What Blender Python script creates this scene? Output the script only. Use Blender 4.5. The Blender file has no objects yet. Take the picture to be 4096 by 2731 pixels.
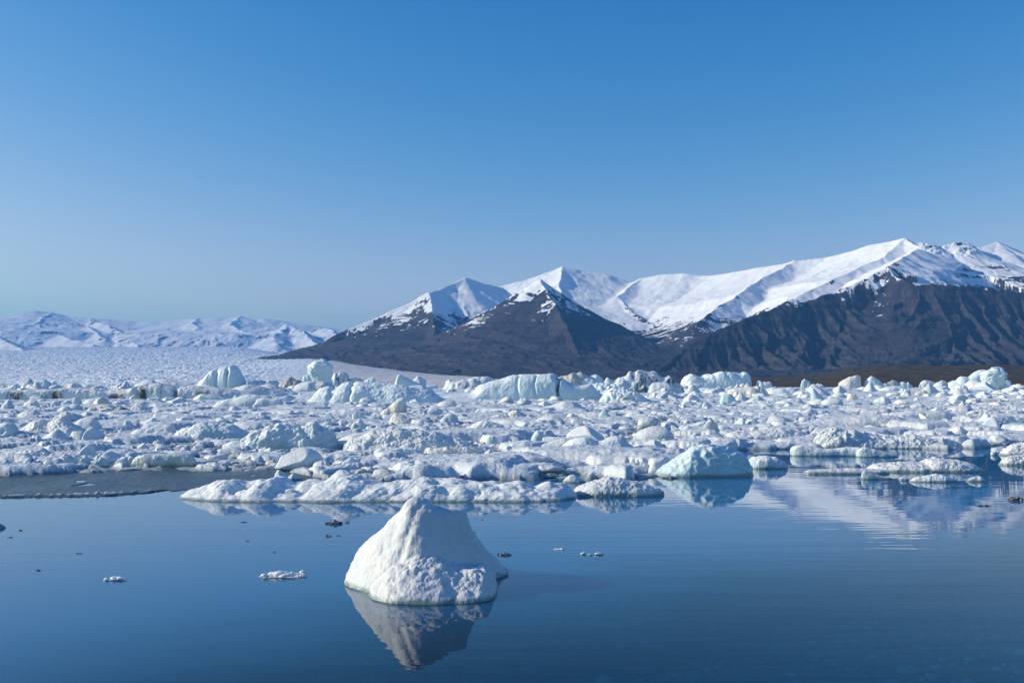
import bpy, bmesh, math, random
import numpy as np
from mathutils import Vector, Matrix

# ------------------------------------------------------------------ camera, sky, sun, exposure
SC = bpy.context.scene
COL = SC.collection
EYE = 2.0                       # metres above the lagoon
PITCH = math.radians(2.55)
FOC = 3982.0                    # focal length in source pixels (35 mm lens on a 36 mm sensor)
SUN_EL, SUN_AZ = math.radians(24.0), math.radians(3.0)     # sun: from the left, slightly beyond the camera's side
SUN_DIR = Vector((-math.cos(SUN_AZ)*math.cos(SUN_EL), math.sin(SUN_AZ)*math.cos(SUN_EL), math.sin(SUN_EL)))

cam_d = bpy.data.cameras.new("camera")
cam = bpy.data.objects.new("camera", cam_d)
COL.objects.link(cam)
cam_d.sensor_width = 36.0
cam_d.lens = 36.0*FOC/4096.0
cam_d.clip_start, cam_d.clip_end = 0.1, 120000.0
cam.location = (0, 0, EYE)
cam.rotation_euler = (math.pi/2+PITCH, 0, 0)
SC.camera = cam

SKY_TONE = ((3.6, 3.8, .58), (1.60, .91, .016), (.95, 1.126, 0.0))
world = bpy.data.worlds.new("World")
SC.world = world
world.use_nodes = True
wn = world.node_tree.nodes
sky = wn.new("ShaderNodeTexSky")
sky.sky_type = 'NISHITA'
sky.sun_disc = False
sky.sun_elevation = SUN_EL
sky.sun_rotation = -math.pi/2+SUN_AZ
sky.altitude = 0
sky.air_density = 1.0
sky.dust_density = 0.1
sky.ozone_density = 10.0
wn["Background"].inputs[1].default_value = 0.115
# the camera's own rendering of a clear polar sky: a steeper red, a flatter blue
sep = wn.new("ShaderNodeSeparateColor"); comb = wn.new("ShaderNodeCombineColor")
wl = world.node_tree.links.new
wl(sky.outputs[0], sep.inputs[0])
def _wm(op, a, b):
    x = wn.new("ShaderNodeMath"); x.operation = op
    for i, v in enumerate((a, b)):
        if isinstance(v, float): x.inputs[i].default_value = v
        else: wl(v, x.inputs[i])
    return x.outputs[0]
for _i, (_g, _k, _s) in enumerate(SKY_TONE):     # k x^g / (1 + s x^g)
    _p = _wm('POWER', sep.outputs[_i], _g)
    wl(_wm('DIVIDE', _wm('MULTIPLY', _p, _k), _wm('ADD', _wm('MULTIPLY', _p, _s), 1.0)), comb.inputs[_i])
wl(comb.outputs[0], wn["Background"].inputs[0])

sun_d = bpy.data.lights.new("sun", 'SUN')
sun_d.energy = 5.0
sun_d.angle = math.radians(0.5)
sun_d.color = (1.0, 0.90, 0.68)
sun = bpy.data.objects.new("sun", sun_d)
sun.rotation_euler = SUN_DIR.to_track_quat('Z', 'Y').to_euler()
sun.location = (-30, 0, 40)
COL.objects.link(sun)

SC.view_settings.view_transform = 'Standard'
SC.view_settings.look = 'None'
SC.view_settings.gamma = 1.0
SC.view_settings.exposure = 0.32
SC.view_settings.use_curve_mapping = False
SC.cycles.max_bounces = 8
SC.cycles.diffuse_bounces = 2
SC.cycles.glossy_bounces = 3
SC.cycles.transmission_bounces = 4
SC.cycles.transparent_max_bounces = 8
SC.cycles.volume_bounces = 0
SC.cycles.caustics_reflective = False
SC.cycles.caustics_refractive = False

# ------------------------------------------------------------------ pixels <-> metres (where things stand in the place)
_cp, _sp = math.cos(PITCH), math.sin(PITCH)
def ray(px, py):
    a = (np.asarray(px, float)-2048.0)/FOC
    b = (1365.5-np.asarray(py, float))/FOC
    return a, _cp-b*_sp, b*_cp+_sp
def at(px, py, D):
    """point at forward distance D seen at source pixel (px, py)"""
    a, f, u = ray(px, py)
    return a*D/f, np.zeros_like(a)+D, EYE+u*D/f
def dist_of(py, z=0.0):
    """forward distance of a point at height z seen on source row py"""
    a, f, u = ray(2048.0, py)
    return float((z-EYE)*f/u)
def px_of(x, y, z):
    v = np.asarray(z)-EYE
    den = y*_cp+v*_sp
    return 2048+FOC*x/den, 1365.5-FOC*(v*_cp-y*_sp)/den

# ------------------------------------------------------------------ numeric noise
def _h(ix, iy, iz, seed):
    n = (ix.astype(np.int64)*374761393 + iy.astype(np.int64)*668265263 + iz.astype(np.int64)*2147483647 + seed*974634777) & 0xFFFFFFFF
    n = ((n ^ (n >> 13))*1274126177) & 0xFFFFFFFF
    n = ((n ^ (n >> 16))*2246822519) & 0xFFFFFFFF
    return (n ^ (n >> 15)) & 0xFFFFFFFF
def rnd(ix, iy, seed):
    return _h(ix, iy, np.zeros_like(ix), seed).astype(np.float64)/4294967296.0
def noise2(x, y, seed=0):
    xi, yi = np.floor(x), np.floor(y)
    xf, yf = x-xi, y-yi
    u, v = xf*xf*xf*(xf*(xf*6-15)+10), yf*yf*yf*(yf*(yf*6-15)+10)
    def g(dx, dy):
        a = rnd(xi+dx, yi+dy, seed)*6.2831853
        return np.cos(a)*(xf-dx)+np.sin(a)*(yf-dy)
    n0 = g(0, 0)*(1-u)+g(1, 0)*u
    n1 = g(0, 1)*(1-u)+g(1, 1)*u
    return (n0*(1-v)+n1*v)*1.41
def noise3(x, y, z, seed=0):
    xi, yi, zi = np.floor(x), np.floor(y), np.floor(z)
    xf, yf, zf = x-xi, y-yi, z-zi
    f = lambda t: t*t*t*(t*(t*6-15)+10)
    u, v, w = f(xf), f(yf), f(zf)
    def g(dx, dy, dz):
        h = _h(xi+dx, yi+dy, zi+dz, seed)
        gx = (h & 1023)/511.5-1; gy = ((h >> 10) & 1023)/511.5-1; gz = ((h >> 20) & 1023)/511.5-1
        return gx*(xf-dx)+gy*(yf-dy)+gz*(zf-dz)
    a = g(0,0,0)*(1-u)+g(1,0,0)*u; b = g(0,1,0)*(1-u)+g(1,1,0)*u
    c = g(0,0,1)*(1-u)+g(1,0,1)*u; d = g(0,1,1)*(1-u)+g(1,1,1)*u
    return ((a*(1-v)+b*v)*(1-w)+(c*(1-v)+d*v)*w)*1.1
def fbm2(x, y, o=4, seed=0, gain=.5):
    s, a = 0.0, 1.0
    for k in range(o):
        s = s+a*noise2(x, y, seed+k*17); x = x*2.03+3.1; y = y*2.03-1.7; a *= gain
    return s
def fbm3(p, sc, o=4, seed=0, gain=.5):
    x, y, z = p[..., 0]*sc, p[..., 1]*sc, p[..., 2]*sc
    s, a = 0.0, 1.0
    for k in range(o):
        s = s+a*noise3(x, y, z, seed+k*17); x = x*2.03+3.1; y = y*2.03-1.7; z = z*2.03+.9; a *= gain
    return s
def billow3(p, sc, o=3, seed=0, gain=.5):
    x, y, z = p[..., 0]*sc, p[..., 1]*sc, p[..., 2]*sc
    s, a = 0.0, 1.0
    for k in range(o):
        s = s+a*(np.abs(noise3(x, y, z, seed+k*17))*2-.45); x = x*2.03+3.1; y = y*2.03-1.7; z = z*2.03+.9; a *= gain
    return s
def ridged2(x, y, o=3, seed=0):
    s, a = 0.0, 1.0
    for k in range(o):
        s = s+a*(1-2*np.abs(noise2(x, y, seed+k*17))); x = x*2.03+3.1; y = y*2.03-1.7; a *= .5
    return s
def worley(x, y, seed=0, jit=.9):
    """nearest two feature distances and a random number of the nearest cell"""
    xi, yi = np.floor(x), np.floor(y)
    f1 = np.full_like(x, 9.); f2 = np.full_like(x, 9.); rid = np.zeros_like(x)
    for dx in (-1, 0, 1):
        for dy in (-1, 0, 1):
            cx, cy = xi+dx, yi+dy
            qx = cx+.5+jit*(rnd(cx, cy, seed)-.5); qy = cy+.5+jit*(rnd(cx, cy, seed+1)-.5)
            d = np.hypot(x-qx, y-qy)
            near = d < f1
            f2 = np.where(near, f1, np.minimum(f2, d))
            rid = np.where(near, rnd(cx, cy, seed+2), rid)
            f1 = np.where(near, d, f1)
    return f1, f2, rid
def sstep(a, b, x):
    t = np.clip((x-a)/(b-a), 0, 1)
    return t*t*(3-2*t)

# ------------------------------------------------------------------ mesh helpers
def mesh_from(name, co, faces4=None, faces3=None, smooth=True, mat=None, attrs=None):
    me = bpy.data.meshes.new(name)
    co = np.ascontiguousarray(co, np.float32).reshape(-1, 3)
    me.vertices.add(len(co)); me.vertices.foreach_set("co", co.ravel())
    fs, n = ((faces4, 4) if faces4 is not None else (faces3, 3))
    fs = np.ascontiguousarray(fs, np.int32)
    me.loops.add(fs.size); me.loops.foreach_set("vertex_index", fs.ravel())
    me.polygons.add(len(fs)); me.polygons.foreach_set("loop_start", np.arange(0, fs.size, n, dtype=np.int32))
    me.polygons.foreach_set("use_smooth", np.full(len(fs), smooth, bool))
    for k, v in (attrs or {}).items():
        me.attributes.new(k, 'FLOAT', 'POINT').data.foreach_set("value", np.ascontiguousarray(v, np.float32).ravel())
    if mat: me.materials.append(mat)
    me.update(calc_edges=True)
    return me
def grid_faces(r, c):
    i = np.arange(r*c).reshape(r, c)
    return np.stack([i[:-1, :-1], i[:-1, 1:], i[1:, 1:], i[1:, :-1]], -1).reshape(-1, 4)
def link(name, me, label=None, cat=None, group=None, kind=None, parent=None, loc=None):
    o = bpy.data.objects.new(name, me); COL.objects.link(o)
    if label: o["label"] = label
    if cat: o["category"] = cat
    if group: o["group"] = group
    if kind: o["kind"] = kind
    if parent: o.parent = parent
    if loc is not None: o.location = loc
    return o

# ------------------------------------------------------------------ materials
class NT:
    def __init__(self, name):
        self.m = bpy.data.materials.new(name); self.m.use_nodes = True
        self.t = self.m.node_tree; self.t.nodes.clear()
        self.out = self.n("ShaderNodeOutputMaterial")
    def n(self, typ, **kw):
        x = self.t.nodes.new(typ)
        for k, v in kw.items():
            if k.startswith("i_"):
                key = k[2:]
                x.inputs[int(key) if key.isdigit() else key.replace("_", " ")].default_value = v
            else: setattr(x, k, v)
        return x
    def l(self, a, b): self.t.links.new(a, b)
    def pos(self):
        if not hasattr(self, "_p"): self._p = self.n("ShaderNodeNewGeometry")
        return self._p
    def scaled(self, sx, sy, sz):
        x = self.n("ShaderNodeVectorMath", operation='MULTIPLY'); x.inputs[1].default_value = (sx, sy, sz)
        self.l(self.pos().outputs["Position"], x.inputs[0]); return x.outputs[0]
    def noise(self, scale, detail=4, rough=.55, vec=None, dist=0.):
        x = self.n("ShaderNodeTexNoise"); x.inputs["Scale"].default_value = scale
        x.inputs["Detail"].default_value = detail; x.inputs["Roughness"].default_value = rough; x.inputs["Distortion"].default_value = dist
        self.l(vec if vec is not None else self.pos().outputs["Position"], x.inputs["Vector"]); return x.outputs["Fac"]
    def math(self, op, a, b=None, c=None, clamp=False):
        x = self.n("ShaderNodeMath", operation=op); x.use_clamp = clamp
        for i, v in enumerate((a, b, c)):
            if v is None: continue
            if isinstance(v, (int, float)): x.inputs[i].default_value = v
            else: self.l(v, x.inputs[i])
        return x.outputs[0]
    def ramp(self, f, a, b, lo=0., hi=1.):
        x = self.n("ShaderNodeMapRange"); x.interpolation_type = 'SMOOTHSTEP'
        x.inputs["From Min"].default_value = a; x.inputs["From Max"].default_value = b
        x.inputs["To Min"].default_value = lo; x.inputs["To Max"].default_value = hi
        self.l(f, x.inputs["Value"]); return x.outputs[0]
    def mix(self, f, a, b):
        x = self.n("ShaderNodeMix", data_type='RGBA')
        for s, v in ((x.inputs[0], f), (x.inputs[6], a), (x.inputs[7], b)):
            if isinstance(v, (int, float)): s.default_value = v
            elif isinstance(v, tuple): s.default_value = v+(1.,) if len(v) == 3 else v
            else: self.l(v, s)
        return x.outputs[2]
    def sep(self, v):
        x = self.n("ShaderNodeSeparateXYZ"); self.l(v, x.inputs[0]); return x.outputs
    def bump(self, h, strength, distance, normal=None):
        x = self.n("ShaderNodeBump"); x.inputs["Strength"].default_value = strength; x.inputs["Distance"].default_value = distance
        self.l(h, x.inputs["Height"])
        if normal is not None: self.l(normal, x.inputs["Normal"])
        return x.outputs[0]
    def attr(self, name):
        x = self.n("ShaderNodeAttribute", attribute_name=name); return x.outputs["Fac"]
    def pbsdf(self, col, rough=.6, spec=.3, normal=None, sss=0., rad=(1, 1, 1), sscale=.05):
        p = self.n("ShaderNodeBsdfPrincipled")
        if isinstance(col, tuple): p.inputs["Base Color"].default_value = col+(1.,)
        else: self.l(col, p.inputs["Base Color"])
        if isinstance(rough, (int, float)): p.inputs["Roughness"].default_value = rough
        else: self.l(rough, p.inputs["Roughness"])
        p.inputs["Specular IOR Level"].default_value = spec
        if normal is not None: self.l(normal, p.inputs["Normal"])
        if sss:
            p.inputs["Subsurface Weight"].default_value = sss
            p.inputs["Subsurface Radius"].default_value = rad
            p.inputs["Subsurface Scale"].default_value = sscale
        self.l(p.outputs[0], self.out.inputs[0]); return p

def ice_material(name, snow=(.84, .86, .89), ice=(.62, .76, .83), bare=.35, dirt=0., dirtcol=(.09, .075, .06), ash=0., grain=30., gdist=.012,
                 wet=.06, lump=4., sss=0., sscale=.06, rough=.55, spec=.35, tan=0., pit=.4):
    """weathered glacier ice: snow crust on what faces up, bare bluish ice on steep sides, coloured darker to deepen their shade, silt and ash, a wet foot at the waterline"""
    t = NT(name)
    z = t.sep(t.pos().outputs["Position"])[2]
    nz = t.sep(t.pos().outputs["Normal"])[2]
    big = t.noise(lump, 5, .6)
    up = t.math('ADD', nz, t.math('MULTIPLY', t.math('SUBTRACT', big, .5), 1.1))
    crust = t.ramp(up, bare-.35, bare+.25)
    col = t.mix(crust, ice, snow)  # bare ice on steep sides; its darker colour also paints in deeper shade
    mott = t.noise(lump*3.1, 5, .65)
    col = t.mix(t.ramp(mott, .35, .75, 0, .35), col, tuple(c*.82 for c in snow))
    if tan:
        col = t.mix(t.ramp(t.noise(lump*1.7, 5, .65), .42, .7, 0, tan), col, (.52, .45, .37))
    if dirt:
        d = t.ramp(t.noise(lump*2.3, 7, .75), .62-dirt*.32, .72-dirt*.1)
        col = t.mix(t.math('MULTIPLY', d, .9), col, dirtcol)
    if ash:
        w = t.n("ShaderNodeVectorMath", operation='MULTIPLY'); w.inputs[1].default_value = (1., 1., .18)
        t.l(t.pos().outputs["Position"], w.inputs[0])
        d = t.ramp(t.noise(lump*1.2, 6, .7, w.outputs[0]), .62-ash*.2, .71-ash*.15)
        d = t.math('MULTIPLY', d, t.ramp(nz, .2, .75, 1., .25))
        col = t.mix(t.math('MULTIPLY', d, .93), col, (.035, .035, .037))
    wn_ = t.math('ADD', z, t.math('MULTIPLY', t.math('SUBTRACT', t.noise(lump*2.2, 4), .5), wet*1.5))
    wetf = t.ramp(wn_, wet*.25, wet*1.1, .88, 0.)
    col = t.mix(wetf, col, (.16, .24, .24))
    g1 = t.noise(grain, 3, .7)
    g2 = t.noise(grain*.22, 4, .6)
    g3 = t.noise(lump*7., 5, .68, dist=.4)
    nrm = t.bump(g3, pit, .10/lump)
    nrm = t.bump(g2, .55, gdist*3.0, nrm)
    nrm = t.bump(g1, .6, gdist, nrm)
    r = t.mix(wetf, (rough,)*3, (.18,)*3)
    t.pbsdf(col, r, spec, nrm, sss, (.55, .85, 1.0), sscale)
    return t.m

ICE = {
 'hero': ice_material("hero_ice", snow=(.66, .665, .685), ice=(.55, .64, .71), bare=.38, grain=48, gdist=.010, wet=.05, lump=3.0, sss=.22, sscale=.05, pit=.12),
 'near': ice_material("near_ice", snow=(.80, .82, .84), ice=(.44, .58, .66), bare=.62, grain=45, gdist=.008, wet=.05, lump=1.6, sss=.1, sscale=.08),
 'snow': ice_material("snowy_ice", snow=(.79, .805, .825), ice=(.46, .57, .66), bare=.58, grain=26, gdist=.012, wet=.06, lump=1.3),
 'gran': ice_material("granular_ice", snow=(.76, .775, .80), ice=(.45, .53, .61), bare=.48, grain=16, gdist=.05, wet=.07, lump=1.4, rough=.38, spec=.5),
 'blue': ice_material("blue_ice", snow=(.72, .82, .86), ice=(.46, .64, .71), bare=.7, grain=18, gdist=.008, wet=.10, lump=.8, rough=.35, spec=.5, sss=.25, sscale=.12),
 'teal': ice_material("teal_ice", snow=(.76, .83, .86), ice=(.56, .71, .77), bare=.45, grain=8, gdist=.02, wet=.15, lump=.5, rough=.42, spec=.45),
 'dirty': ice_material("dirty_ice", snow=(.74, .74, .74), ice=(.55, .58, .60), bare=.1, dirt=.75, grain=14, gdist=.04, wet=.08, lump=.9),
 'tan': ice_material("silty_ice", snow=(.80, .79, .77), ice=(.70, .70, .69), bare=.1, dirt=.12, tan=.75, grain=14, gdist=.035, wet=.08, lump=1.0),
 'ash': ice_material("ash_streaked_ice", snow=(.76, .78, .82), ice=(.50, .62, .70), bare=.45, ash=.6, grain=9, gdist=.03, wet=.12, lump=.45),
 'crystal': ice_material("crystal_crust", snow=(.78, .80, .82), ice=(.52, .56, .58), bare=.2, grain=160, gdist=.003, wet=.006, lump=18., rough=.18, spec=.7),
 'glass': ice_material("clear_ice", snow=(.70, .75, .76), ice=(.50, .58, .57), bare=.65, grain=22, gdist=.01, wet=.16, lump=1.0, rough=.22, spec=.6, tan=.2),
}

# ------------------------------------------------------------------ water, lake bed
def water_material():
    t = NT("lagoon_water")
    fr = t.n("ShaderNodeLayerWeight"); fr.inputs["Blend"].default_value = .5
    gl = t.n("ShaderNodeBsdfGlossy", i_Roughness=0.012)
    gl.inputs["Color"].default_value = (1, 1, 1, 1)
    tr = t.n("ShaderNodeBsdfTransparent"); tr.inputs["Color"].default_value = (.12, .60, .92, 1)
    w1 = t.noise(1.0, 2, .5, t.scaled(.9, 5.5, 1))
    w2 = t.noise(1.0, 3, .6, t.scaled(.25, 1.3, 1))
    calm = t.ramp(t.noise(1.0, 3, .5, t.scaled(.05, .12, 1)), .38, .62, .25, 1.)
    h = t.math('ADD', t.math('MULTIPLY', w1, .30), t.math('MULTIPLY', w2, 1.0))
    h = t.math('MULTIPLY', h, calm)
    nrm = t.bump(h, 1.0, .0042)
    t.l(nrm, fr.inputs["Normal"]); t.l(nrm, gl.inputs["Normal"])
    # rock flour in suspension: the deeper the water, the more of its own blue shows
    p = t.sep(t.pos().outputs["Position"])
    dep = t.math('ADD', t.math('MULTIPLY', t.math('SUBTRACT', p[1], 5.5), .085), t.math('MULTIPLY', p[0], -.06))
    tb = t.ramp(t.math('ADD', dep, t.math('MULTIPLY', t.math('SUBTRACT', t.noise(1.0, 3, .5, t.scaled(.35, .35, 1)), .5), .25)), .10, .56, .03, .95)
    df = t.n("ShaderNodeBsdfPrincipled"); df.inputs["Base Color"].default_value = (.004, .072, .185, 1)
    df.inputs["Roughness"].default_value = 1.; df.inputs["Specular IOR Level"].default_value = 0.
    df.inputs["Subsurface Weight"].default_value = 1.; df.inputs["Subsurface Radius"].default_value = (.6, 1.0, 1.3); df.inputs["Subsurface Scale"].default_value = 1.2
    body = t.n("ShaderNodeMixShader")
    t.l(tb, body.inputs[0]); t.l(tr.outputs[0], body.inputs[1]); t.l(df.outputs[0], body.inputs[2])
    mx = t.n("ShaderNodeMixShader")
    t.l(t.math('ADD', t.math('MULTIPLY', t.math('POWER', fr.outputs["Facing"], 5.4), .98), .02), mx.inputs[0]); t.l(body.outputs[0], mx.inputs[1]); t.l(gl.outputs[0], mx.inputs[2])
    t.l(mx.outputs[0], t.out.inputs[0])
    return t.m

def bed_material():
    t = NT("lake_bed_silt")
    n = t.noise(7., 6, .7)
    n2 = t.noise(.6, 4, .6)
    c = t.mix(t.ramp(n, .35, .7), (.016, .026, .024), (.036, .045, .040))
    c = t.mix(t.ramp(n2, .4, .65, 0, .6), c, (.010, .024, .026))
    t.pbsdf(c, .9, .1, t.bump(n, .6, .03))
    return t.m

def stone_material():
    t = NT("lake_stone")
    oi = t.attr("tone")
    c = t.mix(oi, (.030, .040, .044), (.10, .09, .085))
    c = t.mix(t.ramp(t.noise(22., 4), .45, .7, 0, .5), c, (.05, .065, .06))
    t.pbsdf(c, .85, .15)
    return t.m

BIG = 36000.0
def sheet(name, z, mat, y0=-3000.):
    co = np.array([[-BIG, y0, z], [BIG, y0, z], [BIG, 40000., z], [-BIG, 40000., z]])
    o = link(name, mesh_from(name, co, faces4=[[0, 1, 2, 3]], mat=mat), kind="structure")
    return o
w = sheet("water", 0.0, water_material())
w["label"] = "calm blue lagoon water mirroring sky, ice and mountains"

def bed_z(x, y):
    d = .42+.075*np.maximum(y-5.5, 0)-.035*np.minimum(x, 4.)+.012*np.maximum(-x, 0)*np.maximum(y-4, 0)*.4
    return -np.clip(d, .25, 4.)+.05*fbm2(x*.8, y*.8, 3, 5)
def build_bed():
    ys = np.concatenate([[-3000., -60, 0., 2], np.linspace(3, 40, 110), np.geomspace(41, 40000, 40)])
    xs = np.concatenate([-np.geomspace(36000, 21, 30), np.linspace(-20, 20, 120), np.geomspace(21, 36000, 30)])
    X, Y = np.meshgrid(xs, ys)
    Z = np.where((np.abs(X) < 60) & (Y < 90), bed_z(X, Y), -4.)
    me = mesh_from("lake_bed", np.stack([X, Y, Z], -1), faces4=grid_faces(*X.shape), mat=bed_material())
    o = link("lake_bed", me, kind="structure"); o["label"] = "dark silty lake bed sloping away under the water"
build_bed()

# ico spheres reused everywhere
ICO = {}
def ico(sub):
    if sub not in ICO:
        bm = bmesh.new(); bmesh.ops.create_icosphere(bm, subdivisions=sub, radius=1.0)
        v = np.array([q.co[:] for q in bm.verts]); f = np.array([[q.index for q in p.verts] for p in bm.faces], np.int32); bm.free()
        ICO[sub] = (v, f)
    return ICO[sub]

def build_pebbles():
    rg = np.random.default_rng(11)
    V, F = ico(2)
    cos, fs, tone = [], [], []
    n = 0
    for k in range(4200):
        y = 4.2+rg.random()**1.5*11
        x = (rg.random()*2-1)*(y*.62+.6)
        if rg.random() > (x+3.5)/4.5: continue
        s = .022+.05*rg.random()**2.4+(.10*rg.random() if rg.random() < .06 else 0)
        p = V*np.array([1+.6*rg.random(), .7+.5*rg.random(), .38+.2*rg.random()])*s
        p = p*(1+.35*noise3(V[:, 0]*1.3+k, V[:, 1]*1.3, V[:, 2]*1.3, 3))[:, None]
        a = rg.random()*6.28
        p = np.stack([p[:, 0]*math.cos(a)-p[:, 1]*math.sin(a), p[:, 0]*math.sin(a)+p[:, 1]*math.cos(a), p[:, 2]], -1)
        z = float(bed_z(np.array([x]), np.array([y]))[0])
        cos.append(p+np.array([x, y, z+s*.18])); fs.append(F+n); n += len(V)
        tone.append(np.full(len(V), rg.random()**2.2))
    me = mesh_from("pebbles", np.concatenate(cos), faces3=np.concatenate(fs), mat=stone_material(), attrs={"tone": np.concatenate(tone)})
    o = link("pebbles", me, kind="stuff"); o["label"] = "rounded stones lying on the lake bed under clear shallow water"; o["category"] = "pebbles"
build_pebbles()

# ------------------------------------------------------------------ mountains: ridges laid out in the land, slopes falling from them
def K(pts):      # (x, y) read off the 2352-pixel wide view of the photograph + distance -> a ridge point in metres
    out = []
    for x, y, D in pts:
        X, Y, Z = at(x*4096/2352, y*4096/2352, D)
        out.append((float(X), float(Y), float(Z)))
    return out
def ridge_field(X, Y, ridges, seed):
    """land falling away from a set of ridge lines; also how far along and down from the nearest ridge each point lies"""
    H = np.full(X.shape, -1e9); SS = np.zeros(X.shape); DD = np.zeros(X.shape)
    for r_i, r in enumerate(ridges):
        P, S, base = r['p'], r.get('S', .68), r.get('base', -60.)
        gl, ga = r.get('gl', 120.), r.get('ga', 20.)
        best = np.full(X.shape, -1e9); sb = np.zeros(X.shape); db = np.full(X.shape, 1e5)
        s0 = 0.
        for i, ((ax, ay, az), (bx, by, bz)) in enumerate(zip(P[:-1], P[1:])):
            L = math.hypot(bx-ax, by-ay); ux, uy = (bx-ax)/L, (by-ay)/L
            tt = (X-ax)*ux+(Y-ay)*uy
            t = np.clip(tt, 0, L)
            dx, dy = X-ax-ux*t, Y-ay-uy*t
            d = np.hypot(dx, dy)
            if i == 0 and 'cap' in r: d = np.where(tt < 0, d*r['cap'], d)
            zt = az+(bz-az)*t/L
            span = np.maximum(zt-base, 30.)
            h = base+span*np.exp(-S*d/span)
            up = h > best
            best = np.where(up, h, best)
            sb = np.where(up, s0+t+(tt-t)*.8+np.where(dx*uy-dy*ux > 0, 5000., 0.), sb)
            db = np.where(up, d, db)
            s0 += L
        wob = fbm2(X/260., Y/260., 3, seed+r_i)*.30
        g = ridged2(sb/gl+wob+db*.0004, db/(gl*8.)+r_i*7.3+wob, 2, seed+31*r_i)
        g2 = ridged2(sb/(gl*.33)+wob*1.5, db/(gl*3.)+r_i*3.1+wob, 2, seed+57*r_i)
        g0, g1 = r.get('gf', (120., 500.))
        best = best-ga*sstep(g0, g1, db)*((.75-.5*g)+r.get('g2', .28)*(.75-.5*g2))
        k = 14.
        best = best-.38*np.maximum(db-r.get('run', 800. if base > 0 else 1e9), 0)
        dlt = np.abs(H-best)
        SS = np.where(best > H, sb+r_i*900., SS); DD = np.where(best > H, db, DD)
        H = np.maximum(H, best)+np.where(dlt < 60, k*.5*np.exp(-dlt/k), 0)
    return H, SS, DD

R_MAIN = [
 # left pyramid
 dict(p=K([(600,868,6900),(640,850,7000),(700,821,7100),(780,765,7300),(850,735,7400),(930,700,7500),(985,672,7600),(1030,655,7850),(1068,636,8000),(1110,650,8050),(1150,659,8150),(1178,684,8200)]), S=.72, gl=110, ga=24, gf=(250.,700.), base=-40),
 dict(p=K([(985,671,7600),(994,722,7100),(1003,790,6600),(1000,850,6100)]), S=.7, gl=110, ga=24, gf=(250.,700.), base=-60),
 # middle pyramid
 dict(p=K([(860,872,6100),(920,836,6150),(1000,791,6250),(1080,737,6350),(1160,690,6450),(1200,667,6480),(1240,642,6500),(1290,682,6600),(1340,722,6700),(1400,762,6800),(1460,812,6900),(1500,852,6950)]), S=.74, gl=120, ga=30, gf=(280.,800.), base=-80),
 dict(p=K([(1240,642,6500),(1268,690,6150),(1300,745,5750),(1325,800,5450),(1338,855,5150)]), S=.72, gl=120, ga=34, gf=(280.,800.), base=-80),
 # snow peak behind it
 dict(p=K([(1130,668,9000),(1150,657,9000),(1200,645,9000),(1240,632,9000),(1293,612,9000),(1345,622,9000),(1390,628,9000),(1455,650,8950)]), S=.62, gl=110, ga=7, base=330),
 dict(p=K([(1293,612,9000),(1283,650,8500),(1300,695,8000),(1380,735,7500)]), S=.62, gl=110, ga=7, base=330),
 # long snow ridge to the right
 dict(p=K([(1455,650,8950),(1470,640,8900),(1520,630,8800),(1570,627,8700),(1610,632,8600),(1640,632,8500),(1700,622,8200),(1825,600,7800)]), S=.60, gl=140, ga=7, base=380),
 dict(p=K([(1825,600,7800),(1740,645,7250),(1690,680,6800),(1640,712,6450),(1600,740,6150),(1560,800,5900)]), S=.62, gl=120, ga=8, base=-40),
 dict(p=K([(1470,640,8900),(1420,680,8300),(1450,715,7900),(1520,760,7300)]), S=.5, gl=120, ga=8, base=200),
 dict(p=K([(1825,600,7800),(1900,590,7700),(1960,575,7500),(2000,562,7300),(2075,548,7000),(2110,566,6750),(2130,564,6750),(2160,573,6800),(2180,569,6800),(2200,560,6800),(2218,563,6800),(2240,573,6900),(2290,555,7000),(2352,580,7000),(2450,556,7000),(2650,570,7000),(2950,600,7000)]), S=.62, gl=90, ga=12, base=440),
 dict(p=K([(2075,548,7000),(2030,590,6700),(1969,616,6450),(1866,664,6050),(1790,700,5700)]), S=.50, gl=110, ga=8, base=250),
 # great dark wall in front
 dict(p=K([(1490,866,4900),(1520,842,4940),(1580,792,5010),(1640,758,5080),(1700,737,5140),(1780,707,5220),(1850,692,5280),(1950,655,5380),(2040,616,5450)]), S=.95, gl=165, ga=95, g2=.6, gf=(5.,170.), base=-160),
 dict(p=K([(2040,616,5450),(2060,600,5700),(2085,585,6000),(2110,570,6400)]), S=.50, gl=80, ga=8, base=300, run=260., cap=2.3),
 dict(p=K([(2040,616,5450),(2062,640,5330),(2100,652,5250),(2200,652,5250),(2280,662,5250),(2352,668,5250),(2500,655,5250),(2700,640,5250),(2950,650,5250)]), S=.95, gl=190, ga=95, g2=.6, gf=(5.,170.), base=-160),
]

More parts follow.
